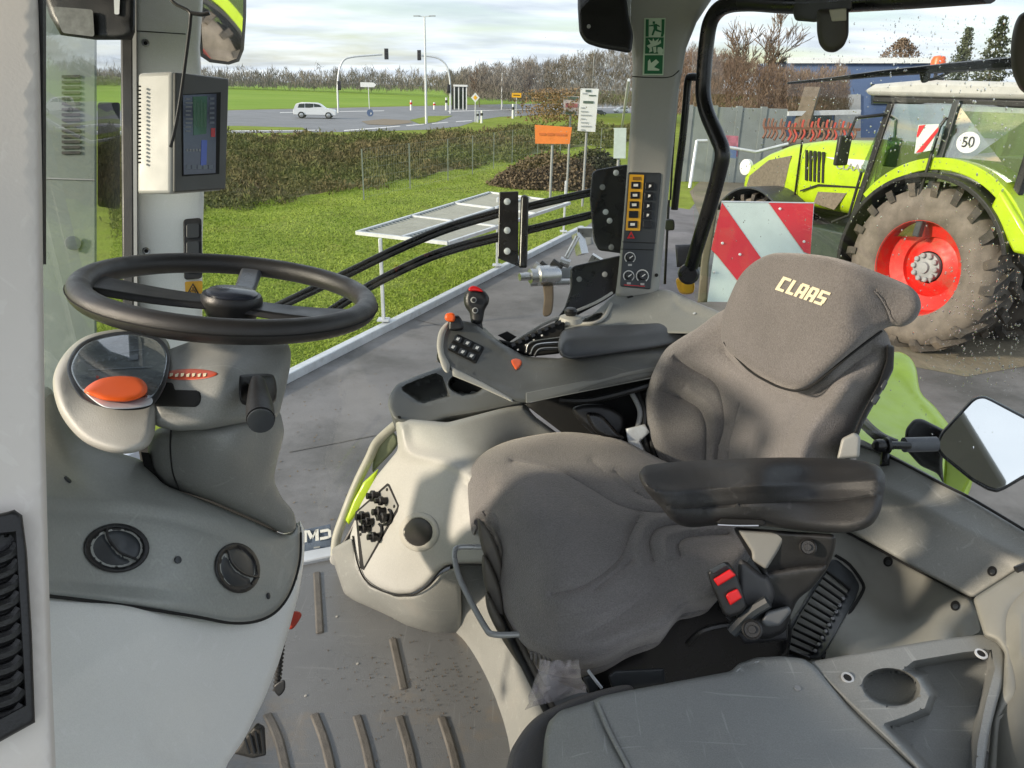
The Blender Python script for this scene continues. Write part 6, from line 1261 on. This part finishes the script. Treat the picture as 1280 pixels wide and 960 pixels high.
tbox('engine_block',.6,3.0,-.35,.35,.65,1.15,m_blk); tbox('chassis',-.5,1.2,-.45,.45,.55,1.2,m_blk); tbox('front_weight',3.3,3.75,-.4,.4,.75,1.1,m_blk); tbox('fuel_tank',1.12,1.8,.30,.80,.55,1.15,mat('tank_dark',(.03,.045,.035),.5))
# front mudguard
def arc(name,cx,cz,R1,w,a0,a1,y0,y1,m,par=tk,n=20,th=.03,rz=1):
    V=[];Fc=[]
    for i in range(n+1):
        a=a0+(a1-a0)*i/n
        for (r,y) in ((R1,y0),(R1,y1),(R1+th,y1),(R1+th,y0)): V.append(T(cx+math.cos(a)*r,y,cz+math.sin(a)*r*rz))
    for i in range(n):
        for k in range(4): Fc.append((i*4+k,i*4+(k+1)%4,i*4+4+(k+1)%4,i*4+4+k))
    Fc+=[(3,2,1,0),(n*4,n*4+1,n*4+2,n*4+3)]
    return mobj(name,V,Fc,m,par,bevel=.008)
for s in (1,-1): arc('front_mudguard',2.75,RW*.74,RW*.74+.10,.5,R(30),R(130),s*.70-.28,s*.70+.28,m_panel)
# rear mudguards: black arch and lime body
for s in (1,-1):
    y0,y1=(.42,1.00) if s>0 else (-1.00,-.42)
    arc('wheel_arch',-.02,RW,RW+.07,.6,R(-8),R(160),y0,y1,m_blk,th=.05,n=30)
    arc('lime_mudguard',-.05,RW+.03,RW+.12,.6,R(35),R(150),y0,y1-.12 if s>0 else y1,m_lime2,th=.13,n=24)
tprism('mudguard_tail',[(-.75,1.95),(-1.2,1.5),(-1.25,1.35),(-1.05,1.35),(-.7,1.75)],.45,.95,m_lime2,bv=.03)
MB().lathe(T(-1.20,.85,1.50),-FD,[(.08,0),(.08,.05),(.02,.06)],16).build('tail_light',m_steel,tk); MB().lathe(T(-1.22,.80,1.5),-FD,[(.05,0),(.05,.05),(.02,.06)],16).build('tail_light',m_red,tk)
# cab: posts, roof, glass
m_cg=glass('tractor_glass',(.80,.92,.86),1.0,base=.32)
cabp=[(1.15,.78,1.10),(1.0,.80,2.75),(-.55,.80,1.75),(-.75,.80,2.75),(.15,.86,1.35),(.05,.84,2.75)]
for s in (1,-1):
    for (b_,t_) in (((1.15,.74,1.10),(.90,.72,2.75)),((.12,.84,1.30),(.02,.80,2.78)),((-.80,.72,1.75),(-.85,.72,2.78))): MB().bar(T(b_[0],b_[1]*s,b_[2]),T(t_[0],t_[1]*s,t_[2]),.08,.08,upv=FD).build('cab_post',m_blk if b_[0]>0.5 or b_[0]<0 else m_panel,tk,bevel=.01)
    MB().prism([T(.12,.84*s,1.30),T(1.14,.76*s,1.12),T(.90,.73*s,2.74),T(.02,.80*s,2.74)],ND*.01*s).build('cab_glass',m_cg,tk,smooth=False)
    MB().prism([T(.10,.84*s,1.85),T(-.78,.74*s,2.02),T(-.85,.73*s,2.74),T(.01,.80*s,2.74)],ND*.01*s).build('cab_glass',m_cg,tk,smooth=False)
MB().prism([T(-.82,.72,1.75),T(-.82,-.72,1.75),T(-.86,-.72,2.74),T(-.86,.72,2.74)],-FD*.01).build('cab_glass',m_cg,tk,smooth=False)
MB().prism([T(1.16,.74,1.9),T(1.16,-.74,1.9),T(.92,-.72,2.74),T(.92,.72,2.74)],FD*.01).build('cab_glass',m_cg,tk,smooth=False)
rfp=[(-1.0,2.80),(-1.05,2.90),(-.8,2.96),(.5,2.98),(1.15,2.93),(1.28,2.86),(1.2,2.80)]
tprism('cab_roof',[(x,z) for x,z in rfp],-.82,.82,mat('roof_paint',(.42,.43,.42),.5),bv=.05)
tbox('roof_lining',-.95,1.15,-.78,.78,2.72,2.80,m_blk)
for y in (.6,.35): MB().lathe(T(-1.06,y,2.82),-FD,[(.07,0),(.08,.05),(.06,.07)],16).build('work_lamp',m_galv,tk)
tbox('cab_seat',-.55,-.05,-.25,.3,1.2,2.2,m_fab,bv=.08); tbox('cab_dash',.6,.9,-.3,.4,1.1,1.9,m_gpl,bv=.05); tbox('cab_lower_side',-.7,1.1,-.52,.52,1.0,1.35,m_blk)
MB().tube([T(.42,.72,2.93),T(.42,.72,3.06)],.02,8).build('beacon_stalk',m_blk,tk); MB().lathe(T(.42,.72,3.05),Za,[(.05,0),(.05,.02),(.075,.03),(.075,.13),(.06,.17),(.02,.18)],18).build('beacon',m_org,tk)
MB().tube([T(1.35,-.55,1.9),T(1.35,-.55,2.9),T(1.30,-.55,3.05)],.06,10).build('exhaust_pipe',m_blk,tk)
MB().tube([T(.92,.74,2.6),T(1.10,1.05,2.55),T(1.12,1.12,2.3)],.02,8).build('mirror_arm',m_blk,tk); tbox('side_mirror',1.10,1.16,1.04,1.24,2.0,2.35,m_blk)
MB().tube([T(.16,.88,1.5),T(.16,.92,1.6),T(.10,.90,2.5),T(.08,.85,2.6)],.018,8).build('grab_rail',m_blk,tk)
for k in range(5): MB().tube([T(-.9,.1+.08*k,1.6-.1*k),T(-1.15,.15+.08*k,1.45-.12*k),T(-1.1,.2+.09*k,1.0-.05*k)],.02,6).build('rear_hose',m_blk,tk)
text3('hood_lettering','CLAAS',T(1.52,.512,1.93),-FD*-1 if (FD@rt)>0 else -FD,Za,.13,m_grey,tk,squash=1.2)
# hazard board and speed disc
c0=T(-.60,.98,2.32)
def fwq(L,o=0): return [P(u,v,0)*0+CP+ray(u,v)*((((T(-.45,1.0,0)-CP)@ND)-o)/(ray(u,v)@ND)) for u,v in L]
hbq=[(1148,156),(1174,155),(1163,188),(1143,192)]
MB().prism(fwq(hbq,-.0),-ND*.03).build('side_warning_board',m_refw,tk,smooth=False)
MB().prism(fwq([(1149,157),(1157,156),(1147,172),(1146,170)],-.004),ND*.004).build('red_stripe',m_refr,tk,smooth=False)
MB().prism(fwq([(1173.5,158),(1173,164),(1153,190),(1145,191)],-.004),ND*.004).build('red_stripe',m_refr,tk,smooth=False)
cd=CP+ray(1210,178)*7.3; nd=nrm(CP-cd)
sd_=MB().lathe(cd,nd,[(.10,0),(.10,.012)],28).build('speed_disc',m_white,tk)
text3('speed_number','50',cd+nd*.018,nrm(rt-nd*(rt@nd)),nrm(np.cross(nd,rt)),.14,m_blk,sd_,squash=.8)
